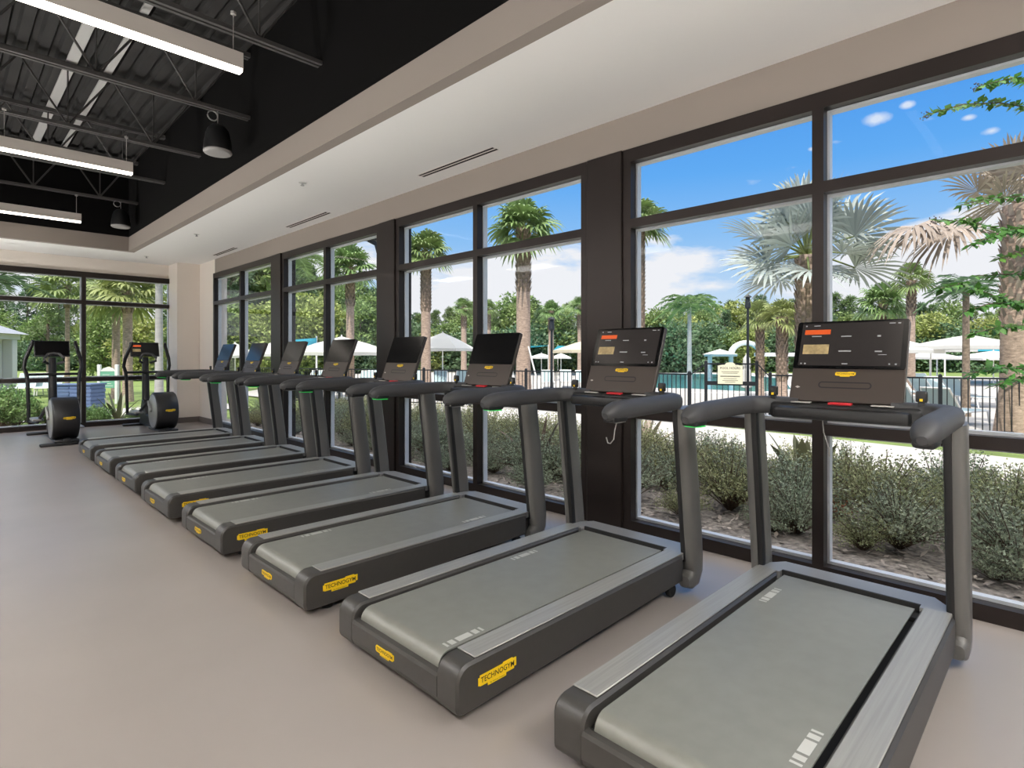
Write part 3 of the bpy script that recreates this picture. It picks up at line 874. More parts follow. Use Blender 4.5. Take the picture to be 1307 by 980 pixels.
m_pine_straw = mat('leaf_chip', rgb(160, 150, 142), 0.9, vary=0.5)

def ground(name, poly_rows, m, dz, **kw):
    """strip between two polylines of equal length, following gz"""
    b = MB(); n = len(poly_rows[0]); k = 8
    for i in range(n):
        for j in range(k + 1):
            p = Vector(poly_rows[0][i]).lerp(Vector(poly_rows[1][i]), j / k)
            b.v.append((p.x, p.y, gz(p.x, p.y) + dz))
    for i in range(n - 1):
        for j in range(k):
            q = i * (k + 1) + j
            b.face((q, q + 1, q + k + 2, q + k + 1), 0, True)
    return b.build(name, m, **kw)
# base lawn, coarse far away
gx = [3.9, 4.5, 5.5, 7, 9, 11, 14, 18, 24, 32, 45, 70, 120, 260]
gy = [-260, -100, -40, -20, -10, -5, 0, 5, 10, 13.5, 14.5, 16, 18, 20, 24, 30, 40, 60, 100, 260]
b = MB()
gxs = [-260, -100, -40, -20, -10, -4, 0, 2] + gx
for x in gxs:
    for y in gy: b.v.append((x, y, gz(x, y) - 0.03))
n = len(gy)
for i in range(len(gxs) - 1):
    for j in range(n - 1):
        if gxs[i + 1] <= 3.95 and gy[j + 1] <= 13.55: continue
        b.face((i * n + j, (i + 1) * n + j, (i + 1) * n + j + 1, i * n + j + 1), 0, True)
b.build('ground_lawn', m_lawn, kind='structure')
ys = [-8 + i * 1.0 for i in range(23)]
ground('ground_mulch_bed', ([(3.9, y) for y in ys], [(7.7, y) for y in ys]), m_mulch, 0.0, kind='structure')
ground('ground_mulch_bed_end', ([(x, 13.5) for x in range(-12, 5)], [(x, 17.2) for x in range(-12, 5)]), m_mulch, 0.005, kind='structure')
wy = [-10 + i for i in range(34)]
ground('ground_walkway', ([(8.3 + 0.10 * max(y, 0) * (1 if y < 9 else 0.9), y) for y in wy], [(12.1 + 0.10 * max(y, 0) * (1 if y < 9 else 0.9), y) for y in wy]), m_walk, 0.012, kind='structure')
ground('ground_end_path', ([(x, 18.6) for x in range(-30, 8)], [(x, 21.2) for x in range(-30, 8)]), m_walk, 0.012, kind='structure')
# fence line as (photo column, distance) pairs
FENCE = [(1420, 11.0), (1330, 11.5), (1200, 12.1), (1090, 12.9), (983, 13.7)]
FENCE2 = [(880, 14.4), (750, 16.6), (600, 18.3), (433, 20.0), (330, 22.5)]
f1 = [Vector(at(*p)) for p in FENCE]; f2 = [Vector(at(*p)) for p in FENCE2]
allf = [Vector((16.0, -10))] + f1 + f2 + [Vector((9.0, 26.0))]
pd = [(p.x + 0.05, p.y) for p in allf]
far = [(62, -30), (62, -20), (62, -12), (62, -4), (62, 2), (62, 8), (62, 14), (60, 24), (56, 34), (50, 42), (42, 50), (30, 56)]
ground('ground_pool_deck', (pd, far), m_pave, 0.02, kind='structure')
def pool(pts):
    r = empty('swimming_pool', (0, 0, 0), 0, 'turquoise swimming pool lying behind the iron fence left of the gate', 'swimming pool')
    n = len(pts)
    b = MB(); b.add([(p[0], p[1], -0.418) for p in pts], [tuple(range(n))]); b.build('water', m_water, r)
    c = Vector((sum(p[0] for p in pts) / n, sum(p[1] for p in pts) / n))
    o = [tuple(c + (Vector(p) - c) * 1.03) for p in pts]
    b = MB(); b.add([(p[0], p[1], -0.40) for p in pts] + [(p[0], p[1], -0.40) for p in o] + [(p[0], p[1], -0.425) for p in pts] + [(p[0], p[1], -0.46) for p in o],
        [(i, (i + 1) % n, n + (i + 1) % n, n + i) for i in range(n)] + [(i, 2 * n + i, 2 * n + (i + 1) % n, (i + 1) % n) for i in range(n)] + [(n + i, n + (i + 1) % n, 3 * n + (i + 1) % n, 3 * n + i) for i in range(n)])
    b.build('coping', m_coping, r)
pool([at(790, 29), at(870, 27.5), at(960, 27), at(1010, 30), at(1000, 44), at(940, 54), at(860, 58), at(780, 56), at(745, 44), at(760, 34)])

# ------------------------------------------------------------------ iron fence
def fence_panel(a, b_, zt0, zt1, label, n=None, gate=False):
    """a panel from post to post; top edge runs from zt0 to zt1"""
    L = (b_ - a).length
    r = empty('iron_gate' if gate else 'iron_fence', (a.x, a.y, gz(a.x, a.y)), math.atan2(b_.y - a.y, b_.x - a.x), label, 'gate' if gate else 'fence', None if gate else 'black iron fence panels around the pool')
    z0 = gz(a.x, a.y)
    A, B = zt0 - z0, zt1 - z0
    for x, z in ((0, A), (L, B)) if gate else ((0, A),):
        p = MB(); p.box(x - 0.035, x + 0.035, -0.035, 0.035, -0.05, z + 0.03); p.lathe([(0.045, z + 0.03), (0.045, z + 0.045), (0.01, z + 0.07)], 4, M=Matrix.Translation((x, 0, 0)) @ Matrix.Rotation(PI / 4, 4, 'Z'))
        p.build('post', m_iron, r)
    def rail(h0, h1, t=0.018):
        q = MB(); q.add([(0.036, -.014, h0 - t), (L - .036, -.014, h1 - t), (L - .036, .014, h1 - t), (0.036, .014, h0 - t), (0.036, -.014, h0 + t), (L - .036, -.014, h1 + t), (L - .036, .014, h1 + t), (0.036, .014, h0 + t)],
              [(0, 3, 2, 1), (4, 5, 6, 7), (0, 1, 5, 4), (1, 2, 6, 5), (2, 3, 7, 6), (3, 0, 4, 7)])
        q.build('rail', m_iron, r)
    rail(A - 0.02, B - 0.02); rail(0.10, 0.10)
    if gate: rail(A - 0.50, B - 0.50, 0.05)
    k = n or max(3, int(round(L / 0.125)))
    for i in range(1, k):
        x = L * i / k; h = A + (B - A) * i / k - 0.03
        MB().box(x - 0.0085, x + 0.0085, -0.0085, 0.0085, 0.06, h).build('picket', m_iron, r)
    return r
def fence_run(pts, zt, where):
    seg = []
    for i in range(len(pts) - 1):
        L = (pts[i + 1] - pts[i]).length; k = max(1, int(round(L / 1.9)))
        for j in range(k): seg.append((pts[i].lerp(pts[i + 1], j / k), pts[i].lerp(pts[i + 1], (j + 1) / k)))
    for a, b_ in seg: fence_panel(a, b_, zt, zt, where)
fence_run(f1, 0.90, 'black iron picket fence panel to the right of the gate')
fence_run(f2, 0.90, 'black iron picket fence panel to the left of the gate')
g0, g1 = Vector(at(966, 13.85)), Vector(at(901, 14.3))
fence_panel(f1[-1], g0, 0.90, 1.15, 'short iron fence panel with a raked top, right side of the gate')
fence_panel(g1, f2[0], 1.15, 0.90, 'short iron fence panel with a raked top, left side of the gate')
fence_panel(g0, g1, 1.17, 1.17, 'tall black iron pool gate carrying a cream rules sign', gate=True)
# rules sign on the gate
gd = (g1 - g0).normalized()
sx = Vector(at(932, 14.0))
nrm = Vector((-gd.y, gd.x))
if nrm.dot(Vector((0, 0)) - sx) < 0: nrm = -nrm
right = Vector((-nrm.y, nrm.x))                # reads left to right for someone facing it
sr = empty('pool_sign', (sx.x + nrm.x * 0.03, sx.y + nrm.y * 0.03, 0.66), math.atan2(right.y, right.x), 'cream pool rules board with arched top fixed on the iron gate', 'sign')
w2, h0, h1 = 0.285, 0.0, 0.47
pf = [(-w2, h0), (w2, h0), (w2, h1 - 0.02), (0.16, h1)] + arc2(0, h1, 0.12, 0, 180, 8) + [(-0.16, h1), (-w2, h1 - 0.02)]
pf = [(p[0], h1 + (p[1] - h1) * 0.5 if p[1] > h1 else p[1]) for p in pf]
MS = Matrix(((1, 0, 0, 0), (0, 0, -1, 0), (0, 1, 0, 0), (0, 0, 0, 1)))
MB().prism(pf, -0.0, 0.02, 'z', 0, MS).build('board', m_sign, sr)
tb = MB()
for s_, size, yy in (('POOL HOURS', 0.075, 0.385), ):
    vs, fs = text_geo(s_, size, 0.01); tb.add([(x, y + yy, 0.022) for x, y, z in vs], fs, 0, False, MS)
for yy, hw in ((0.30, 0.2), (0.265, 0.17), (0.195, 0.225), (0.18, 0.225), (0.13, 0.15), (0.085, 0.18), (0.05, 0.12)):
    tb.add([(-hw, yy - 0.005, 0.0215), (hw, yy - 0.005, 0.0215), (hw, yy + 0.005, 0.0215), (-hw, yy + 0.005, 0.0215)], [(0, 1, 2, 3)], 0, False, MS)
tb.build('lettering', mat('sign_ink', rgb(70, 70, 62), 0.7), sr)

# ------------------------------------------------------------------ planting helpers
def rnd(a, b): return random.uniform(a, b)
def rdir():
    z = rnd(-1, 1); a = rnd(0, 2 * PI); s = math.sqrt(1 - z * z)
    return Vector((s * math.cos(a), s * math.sin(a), z))
def leaf(b, p, d, n, L, W, mi=0):
    """pointed leaf blade from p along d, lying square to n"""
    s = d.cross(n)
    if s.length < 1e-4: s = d.cross(Vector((1, 0, 0.3)))
    s.normalize()
    m = p + d * (L * 0.45) + n * (L * 0.06)
    k = len(b.v)
    b.v += [tuple(p), tuple(m + s * W), tuple(p + d * L), tuple(m - s * W)]
    b.face((k, k + 1, k + 2, k + 3), mi)
def fan(b, base, d, R, nseg, spread, pet, mi=0, drp=0.25, pmi=1, wf=1.0, roll=0.0):
    """fan leaf on a petiole"""
    d = d.normalized()
    side = d.cross(Vector((0, 0, 1)))
    if side.length < 0.05: side = Vector((1, 0, 0))
    side.normalize(); nrm = side.cross(d).normalized()
    if roll:
        side = (side * math.cos(roll) + nrm * math.sin(roll)).normalized(); nrm = side.cross(d).normalized()
    hub = base + d * pet - Vector((0, 0, 0.06 * pet))
    if pet > 0.02: b.tube([base, base + d * pet * 0.5 + Vector((0, 0, 0.03 * pet)), hub], [0.022 * R + 0.008, 0.014 * R + 0.006, 0.010 * R + 0.005], 4, pmi)
    wd = R * math.radians(spread) / nseg * 0.5 * 0.62 * wf
    for i in range(nseg):
        a = math.radians(-spread / 2 + spread * i / (nseg - 1)) + rnd(-0.02, 0.02)
        sd = d * math.cos(a) + side * math.sin(a) + nrm * (0.16 + 0.10 * (i % 2))
        sd.normalize()
        LR = R * (0.80 + 0.20 * math.cos(a)) * rnd(0.9, 1.05)
        t = sd.cross(nrm).normalized()
        def P(u): return hub + sd * (LR * u) - Vector((0, 0, drp * LR * u * u * u))
        m1, m2, e_ = P(0.5), P(0.78), P(1.0)
        k = len(b.v)
        b.v += [tuple(hub), tuple(m1 + t * wd), tuple(m1 - t * wd), tuple(m2 + t * wd * .7), tuple(m2 - t * wd * .7), tuple(e_ + nrm * 0.0)]
        b.face((k, k + 1, k + 2), mi); b.face((k + 1, k + 3, k + 4, k + 2), mi); b.face((k + 3, k + 5, k + 4), mi)
def frond(b, base, az, el, L, nl, ll, mi=0, drp=0.6, w=0.018):
    """feather frond arching over"""
    hd = Vector((math.cos(az), math.sin(az), 0))
    pts = []
    for i in range(10):
        u = i / 9
        pts.append(base + hd * (L * u * math.cos(el * (1 - 0.3 * u))) + Vector((0, 0, L * (u * math.sin(el) - drp * u * u))))
    b.tube(pts, [0.02 * (1 - 0.85 * i / 9) * L / 2 + 0.003 for i in range(10)], 4, mi)
    for i in range(nl):
        u = 0.14 + 0.84 * i / nl
        q = u * 9; k = min(int(q), 8); p = pts[k].lerp(pts[k + 1], q - k)
        t = (pts[k + 1] - pts[k]).normalized()
        sd = t.cross(Vector((0, 0, 1))).normalized()
        le = ll * (0.55 + 0.75 * math.sin(PI * min(u + 0.08, 1)))
        for s in (1, -1):
            dd = (sd * s + t * 0.55 + Vector((0, 0, rnd(-0.55, 0.1)))).normalized()
            leaf(b, p, dd, t, le * rnd(0.85, 1.1), w * L)
def trunk(b, H, r0, r1, lean=(0, 0), bulge=1.0, mi=0, n=9):
    pts = []; rr = []
    for i in range(n + 1):
        u = i / n
        pts.append((lean[0] * u * u, lean[1] * u * u, H * u)); rr.append((r0 * (1 - u) + r1 * u) * (1 + (bulge - 1) * max(0, 1 - u * 5)))
    b.tube(pts, rr, 10, mi)
def boots(b, z0, z1, r, n, mi=0):
    """criss-cross leaf bases on a trunk"""
    rows = max(2, int((z1 - z0) / 0.14))
    for i in range(rows):
        z = z0 + (z1 - z0) * i / rows
        for k in range(n):
            a = 2 * PI * (k + 0.5 * (i % 2)) / n
            o = Vector((math.cos(a), math.sin(a), 0)); t = Vector((-o.y, o.x, 0))
            p = o * r + Vector((0, 0, z)); e_ = o * (r + 0.07) + Vector((0, 0, z + 0.22))
            k0 = len(b.v)
            b.v += [tuple(p + t * 0.055), tuple(p - t * 0.055), tuple(e_ - t * 0.03), tuple(e_ + t * 0.03), tuple(o * (r - .01) + Vector((0, 0, z + 0.10)))]
            b.face((k0, k0 + 1, k0 + 2, k0 + 3), mi); b.face((k0, k0 + 3, k0 + 4), mi); b.face((k0 + 1, k0 + 4, k0 + 2), mi)
def sabal(px, d, ytop, tw, label, R=0.95, nfan=30, bootf=0.35, name='cabbage_palm', group='cabbage palms by the pool', m=None, lean=(0, 0), stakes=False, rz=None):
    x, y = at(px, d); g = gz(x, y) - 0.03
    H = zat(ytop, d) - g
    r = empty(name, (x, y, g), 0, label, 'palm tree', group)
    rad = tw / FPX * d / 2
    b = MB(); trunk(b, H, rad * 1.05, rad * 0.95, lean, 1.25); b.build('trunk', m_trunk, r)
    if bootf:
        b = MB(); boots(b, H * (1 - bootf), H - 0.05, rad * 0.95, 8); o = b.build('leaf_bases', m_boot, r); o.location = (lean[0] * .8, lean[1] * .8, 0)
    b = MB(); top = Vector((lean[0], lean[1], H))
    for i in range(nfan):
        az = i * 2.39996 + rnd(-.2, .2); u = (i + 0.5) / nfan
        el = math.radians(82 - 118 * u + rnd(-8, 8))
        dd = Vector((math.cos(az) * math.cos(el), math.sin(az) * math.cos(el), math.sin(el)))
        fan(b, top, dd, R * rnd(0.62, 0.75), 18, 230, R * rnd(0.42, 0.6), 0, 0.5, 1, 0.9, rnd(-.6, .6))
    b.build('crown', [m or m_palm, m_palmo], r)
    if stakes:
        for k in range(3):
            a = k * 2 * PI / 3 + 0.5
            s = MB(); s.tube([(math.cos(a) * 0.95, math.sin(a) * 0.95, 0), (math.cos(a) * rad, math.sin(a) * rad, 2.0)], 0.028, 5); s.build('prop', m_pole, r)
    return r
def feather(px, d, ytop, tw, label, L=1.9, nf=16, m=None, mt=None, name='feather_palm', group=None, drp=0.75, el0=75, taper=0.8):
    x, y = at(px, d); g = gz(x, y) - 0.03
    H = zat(ytop, d) - g; rad = tw / FPX * d / 2
    r = empty(name, (x, y, g), 0, label, 'palm tree', group)
    b = MB(); trunk(b, H, rad, rad * taper, (0, 0), 1.25); b.build('trunk', mt or m_royal, r)
    b = MB()
    b.tube([(0, 0, H - 0.5), (0, 0, H + 0.1)], [rad * taper, rad * 0.5], 8)
    for i in range(nf):
        frond(b, Vector((0, 0, H)), i * 2.39996, math.radians(el0 - 70 * i / nf), L * rnd(0.85, 1.1), 26, 0.42 * L / 1.9, 0, drp, 0.013)
    b.build('crown', m or m_palm, r)
    return r

# ------------------------------------------------------------------ palms beyond the glass
sabal(447, 23, 342, 10, 'cabbage palm with a broad crown, seen in the window second from the corner', 1.15, 34, 0.30)
sabal(543.5, 25, 322, 12, 'slim cabbage palm rising behind the fourth treadmill, compact round crown', 1.15, 34, 0.42)
sabal(668, 19.5, 292, 18, 'stout cabbage palm with props at its foot, behind the third treadmill', 1.25, 34, 0.36, stakes=True)
sabal(815.5, 21.5, 285, 13, 'cabbage palm whose crown is cut by the transom, just right of the wide column', 1.15, 32, 0.6)
for px, d, y, lb in ((592, 44, 392, 'small distant fan palm left of the mullion by the third treadmill'), (623, 46, 395, 'small distant fan palm just right of the mullion by the third treadmill'),
                     (703.5, 40, 397, 'distant fan palm right of the propped palm'), (740.5, 38, 392, 'distant fan palm next to the wide dark column')):
    sabal(px, d, y, 7, lb, 0.95, 22, 0.3, 'distant_fan_palm', 'distant fan palms before the woods')
sabal(970, 24, 405, 9, 'short palm with yellow green head and rough trunk behind the gate, left of a pair', 0.85, 22, 0.75, 'young_fan_palm', 'short rough-trunked palms behind the gate', m_palmo)
sabal(998, 21, 405, 12, 'short palm with yellow green head and rough trunk behind the gate, right of a pair', 0.85, 22, 0.75, 'young_fan_palm', 'short rough-trunked palms behind the gate', m_palmo)
sabal(1163, 24, 358, 9, 'slender palm with ragged head between the drooping dry fans and the nearest screen', 0.9, 18, 0.3, 'ragged_palm', None)
sabal(1127, 26, 388, 8, 'bushy low fan palm right above the nearest treadmill screen', 1.25, 30, 0.3, 'low_fan_palm', None)
feather(880, 42, 392, 6, 'feather palm with white trunk and drooping fronds left of the gate', 3.0, 18, group=None)
feather(1233, 16, 372, 9, 'dark feather palm with a thick brown trunk near the right edge', 1.15, 20, m_tree3, m_boot, 'stubby_date_palm', None, 0.6)
# silver fan palms
def silver(px, d, yc, tw, label, R, n, green, seed, elr=(85, -35), dry=4):
    random.seed(seed)
    x, y = at(px, d); g = gz(x, y) - 0.02
    H = zat(yc, d) - g; rad = tw / FPX * d / 2
    r = empty('silver_fan_palm', (x, y, g), 0, label, 'palm tree', 'silver fan palms before the fence')
    b = MB(); trunk(b, H, rad * 1.1, rad * 0.9, (0, 0), 1.3); b.build('trunk', m_trunk, r)
    b = MB(); boots(b, H * 0.45, H - 0.1, rad * 0.9, 8); b.build('leaf_bases', m_boot if green else m_dry, r)
    b = MB(); top = Vector((0, 0, H))
    for i in range(n):
        az = i * 2.39996 + rnd(-.15, .15); u = (i + 0.5) / n
        el = math.radians(elr[0] + (elr[1] - elr[0]) * u)
        dd = Vector((math.cos(az) * math.cos(el), math.sin(az) * math.cos(el), math.sin(el)))
        fan(b, top, dd, R * rnd(0.56, 0.66), 34, 235, R * rnd(0.46, 0.58), 0, 0.18, 1, 0.85, rnd(-1.1, 1.1))
    b.build('crown', [m_bis if green else m_dry, m_palmo if green else m_dry], r)
    return r, H
p5, H5 = silver(1030, 13.5, 326, 27, 'large silver fan palm standing behind the nearest treadmill screen', 1.95, 26, True, 3, (88, -28))
p6, H6 = silver(1302, 11.9, 262, 40, 'thick trunked palm with dry tan fans at the right edge, against the fence', 1.5, 14, False, 5, (85, -30))
b = MB()
TL = lambda px, y, d: (Vector((*at(px, d), zat(y, d))) - Vector(p6.location))
for (px, y, dd) in ((1218, 292, (-0.6, 0.4, -0.62)), (1188, 292, (-0.75, 0.5, -0.35)), (1168, 288, (-0.8, 0.5, -0.5))):
    hub = TL(px, y, 11.6)
    k0 = Vector((0, 0, H6 - 0.75))
    b.tube([k0, k0.lerp(hub, 0.5) + Vector((0, 0, 0.10)), hub], [0.03, 0.022, 0.014], 5, 0)
    fan(b, hub, Vector(dd), 1.0, 28, 200, 0.02, 0, 0.55, 0, 1.0)
b.build('hanging_dry_fans', m_dry, p6)
random.seed(21)

# crape myrtle at the right edge: branches arch into view
cx_, cy_ = at(1420, 6.0)
cg = gz(cx_, cy_)
cr = empty('crape_myrtle', (cx_, cy_, cg), 0, 'crape myrtle reaching leafy green branches in from the right edge', 'tree')
tb = MB()
for a in range(4):
    tb.tube([(0.06 * math.cos(a * 1.6), 0.06 * math.sin(a * 1.6), 0), (0.2 * math.cos(a * 1.6), 0.2 * math.sin(a * 1.6), 1.4), (0.30 * math.cos(a * 1.6), 0.30 * math.sin(a * 1.6), 3.6)], [0.045, 0.036, 0.018], 7)
tb.build('trunk', m_bark, cr)
m_crape = mat('crape_leaf', rgb(78, 122, 52), 0.45, vary=0.35, transl=0.3)
m_seed = mat('seed_cluster', rgb(78, 66, 58), 0.8)
def branch(path, name='leafy_branch', tip=False, dens=0.035):
    pts = [Vector((*at(px, d), zat(y, d))) - Vector(cr.location) for px, y, d in path]
    start = Vector((0.1, 0.1, max(0.8, pts[-1].z - 0.5)))
    pts = pts[:]                                    # tip first
    full = pts + [start]
    b = MB(); b.tube(full, [0.004] + [0.007] * (len(full) - 2) + [0.016], 5, 1)
    for i in range(len(pts) - 1):
        a, c = pts[i], pts[i + 1]; L = (c - a).length; n = max(2, int(L / dens))
        t = (a - c).normalized(); sd = t.cross(Vector((0, 0, 1))).normalized()
        for k in range(n):
            p = a.lerp(c, (k + 0.5) / n)
            for s in (1, -1):
                dd = (sd * s * rnd(.5, 1) + t * 0.5 + Vector((0, 0, rnd(-0.9, 0.35)))).normalized()
                leaf(b, p, dd, rdir() * 0.3 + Vector((0, 0, 1)), rnd(0.075, 0.110), rnd(0.023, 0.033))
            if rnd(0, 1) < 0.55:
                dd = (rdir() + Vector((0, 0, -0.3))).normalized(); leaf(b, p, dd, rdir(), rnd(.07, .10), .027)
    if tip:
        for k in range(26):
            p = pts[0] + (pts[0] - pts[1]).normalized() * rnd(0, 0.09) + rdir() * 0.035
            b.lathe([(0.001, -.006), (0.006, 0), (0.001, .006)], 5, 2, Matrix.Translation(p))
    b.build(name, [m_crape, m_twig, m_seed], cr)
branch([(1186, 146, 5.4), (1230, 133, 5.5), (1275, 131, 5.6), (1330, 140, 5.8)], tip=True)
branch([(1250, 110, 5.3), (1290, 100, 5.5), (1340, 110, 5.8)], tip=True)
branch([(1226, 262, 5.5), (1262, 253, 5.6), (1300, 250, 5.7), (1350, 255, 5.9)])
branch([(1198, 281, 5.3), (1235, 282, 5.4), (1275, 292, 5.6), (1330, 300, 5.8)], tip=True)
branch([(1237, 314, 5.2), (1270, 300, 5.3), (1305, 290, 5.5), (1350, 290, 5.8)])
branch([(1200, 368, 5.0), (1225, 362, 5.2), (1255, 372, 5.4), (1300, 390, 5.7), (1340, 390, 5.9)])
branch([(1230, 398, 5.3), (1262, 388, 5.4), (1295, 385, 5.6), (1345, 390, 5.9)])
branch([(1246, 352, 5.6), (1285, 350, 5.6), (1330, 350, 5.8)])
branch([(1245, 425, 5.1), (1270, 418, 5.2), (1300, 415, 5.4), (1350, 420, 5.8)])
branch([(1238, 478, 5.0), (1262, 468, 5.1), (1290, 470, 5.3), (1340, 470, 5.8)])
branch([(1270, 492, 5.1), (1292, 484, 5.2), (1330, 480, 5.6)])
branch([(1275, 330, 5.4), (1300, 322, 5.5), (1345, 320, 5.8)])

# ------------------------------------------------------------------ shrubs and mulch
def make_shrub(name, n, R, H, m, L=0.045, W=0.014, seed=1, open_=0.5):
    random.seed(seed)
    r = empty(name)
    b = MB(); tw = MB()
    ns = max(16, n // 38)
    for s in range(ns):
        az = rnd(0, 2 * PI); sp = rnd(0.1, 1.0) ** 0.7
        e_ = Vector((math.cos(az) * R * sp, math.sin(az) * R * sp, H * rnd(0.45, 1.12) * (1 - 0.42 * sp * sp)))
        mid = e_ * 0.5 + Vector((0, 0, H * 0.10))
        tw.tube([(0, 0, 0), mid, e_], [0.006, 0.004, 0.002], 4)
        for k in range(n // ns):
            u = rnd(0.35, 1.02)
            p = (mid.lerp(e_, (u - .5) * 2) if u > .5 else mid * (u * 2)) + rdir() * 0.045
            d = (rdir() + Vector((0, 0, 0.35))).normalized()
            leaf(b, p, d, rdir(), L * rnd(.7, 1.2), W * rnd(.8, 1.2))
    b.build('foliage', m, r); tw.build('stems', m_twig, r)
    return r
protos = [make_shrub('mulch_bed_shrub', 3400, 0.56, 0.68, m_leaf, 0.034, 0.0095, 11), make_shrub('mulch_bed_shrub', 2900, 0.50, 0.58, m_leafd, 0.031, 0.009, 12), make_shrub('mulch_bed_shrub', 3200, 0.58, 0.60, m_leafd, 0.034, 0.0095, 13)]
LB = ['olive green leafy shrub in the planted bed outside the window wall', 'small grey green shrub in the planted bed outside the window wall', 'spreading grey green shrub in the planted bed outside the window wall']
used = [0, 0, 0]
random.seed(77)
for row, x in enumerate((4.75, 5.2, 5.7, 6.2, 6.7, 7.15, 7.45)):
    y = -3.2 + 0.3 * (row % 2)
    while y < 13.4:
        k = random.choice((1, 2, 1, 2, 0)) if row < 3 else random.choice((0, 0, 0, 2, 1))
        px_, py_ = x + rnd(-.2, .2), y + rnd(-.2, .2)
        o = protos[k] if not used[k] else copy_tree(protos[k])
        used[k] = 1
        s = rnd(0.42, 0.62) if row < 1 else rnd(0.72, 1.0)
        o.location = (px_, py_, gz(px_, py_) - 0.01); o.rotation_euler = (0, 0, rnd(0, 6.28)); o.scale = (s, s, s * (0.85 if row == 0 else 1))
        o['label'] = LB[k]; o['category'] = 'shrub'; o['group'] = ['olive shrubs in the bed', 'small grey shrubs in the bed', 'spreading grey shrubs in the bed'][k]
        y += (0.70 if row else 0.62) * rnd(0.8, 1.2)
lc = MB()
for i in range(5200):
    x = rnd(3.98, 6.2) if i % 5 else rnd(6.2, 7.6); y = rnd(-2.5, 13)
    p = Vector((x, y, gz(x, y) + rnd(0.006, 0.03)))
    d = rdir(); d.z *= 0.3; d.normalize()
    leaf(lc, p, d, Vector((rnd(-.4, .4), rnd(-.4, .4), 1)), rnd(0.04, 0.09), rnd(0.010, 0.024))
onto(lc.build('mulch_litter', m_pine_straw), None, 'fallen dry leaves scattered over the bed outside the windows', 'leaf litter', None, 'stuff')

def strap_plant(name, x, y, n, L, w, m, label, el=(80, 25), cat='plant'):
    r = empty(name, (x, y, gz(x, y)), 0, label, cat)
    b = MB()
    for i in range(n):
        az = i * 2.39996; e_ = math.radians(el[0] + (el[1] - el[0]) * i / n); l = L * rnd(.8, 1.1)
        hd = Vector((math.cos(az), math.sin(az), 0)); sd = Vector((-hd.y, hd.x, 0))
        P = [hd * (l * u * math.cos(e_)) + Vector((0, 0, l * (u * math.sin(e_) - 0.22 * u * u))) for u in (0, .3, .6, .85, 1.0)]
        W = [w * .7, w, w * .85, w * .5, 0.002]
        k = len(b.v)
        for p, q in zip(P, W): b.v += [tuple(p + sd * q), tuple(p - Vector((0, 0, q * .35))), tuple(p - sd * q)]
        for j in range(4):
            b.face((k + j * 3, k + j * 3 + 3, k + j * 3 + 4, k + j * 3 + 1), 0, True); b.face((k + j * 3 + 1, k + j * 3 + 4, k + j * 3 + 5, k + j * 3 + 2), 0, True)
    b.build('leaves', m, r)
    MB().lathe([(0.05, 0), (0.07, 0.04), (0.03, 0.12)], 8).build('stem', m_bark, r)
    return r
x_, y_ = at(1028, 6.3); strap_plant('broad_leaved_plant', x_, y_, 10, 0.95, 0.07, m_agave, 'upright broad leaved plant in the bed behind the nearest treadmill', (86, 55))
x_, y_ = at(1066, 5.3); strap_plant('red_bromeliad', x_, y_, 12, 0.32, 0.03, m_brom, 'small red leaved plant in the bed just right of the mullion')
x_, y_ = at(822, 9.2); strap_plant('dry_brown_plant', x_, y_, 14, 1.0, 0.05, m_dry, 'dry tan plant behind the bed, left of the nearest handrail', (85, 35))
x_, y_ = at(688, 7.6); strap_plant('dark_strap_plant', x_, y_, 9, 0.9, 0.035, m_bark, 'dark strap leaved plant in the bed behind the third treadmill', (80, 30))
x_, y_ = at(150, 13.2); strap_plant('grey_agave', x_, y_, 15, 0.95, 0.05, m_agave, 'large grey agave outside the far window between the cross trainers', (82, 5))
# rounded bright shrubs outside the far window
hp = make_shrub('rounded_hedge_shrub', 2200, 0.55, 0.75, m_leafb, 0.06, 0.02, 31)
first = True
for (px, d, s) in ((4, 11.6, 1.0), (22, 12.2, 0.95), (40, 12.5, 0.75), (-4, 13.0, 1.25), (16, 13.6, 1.1), (58, 12.9, 0.5), (112, 12.6, 0.5), (124, 13.0, 0.55), (134, 12.7, 0.45), (172, 12.9, 0.4), (212, 13.4, 0.6), (-25, 12.0, 1.2), (196, 13.6, 0.45)):
    o = hp if first else copy_tree(hp); first = False
    x, y = at(px, d)
    if y < 13.7 + 0.6 * s: y = 13.7 + 0.6 * s
    o.location = (x, y, gz(x, y)); o.scale = (s, s, s); o.rotation_euler = (0, 0, rnd(0, 6))
    o['label'] = 'rounded bright green shrub outside the far window'; o['category'] = 'shrub'; o['group'] = 'rounded shrubs outside the far window'

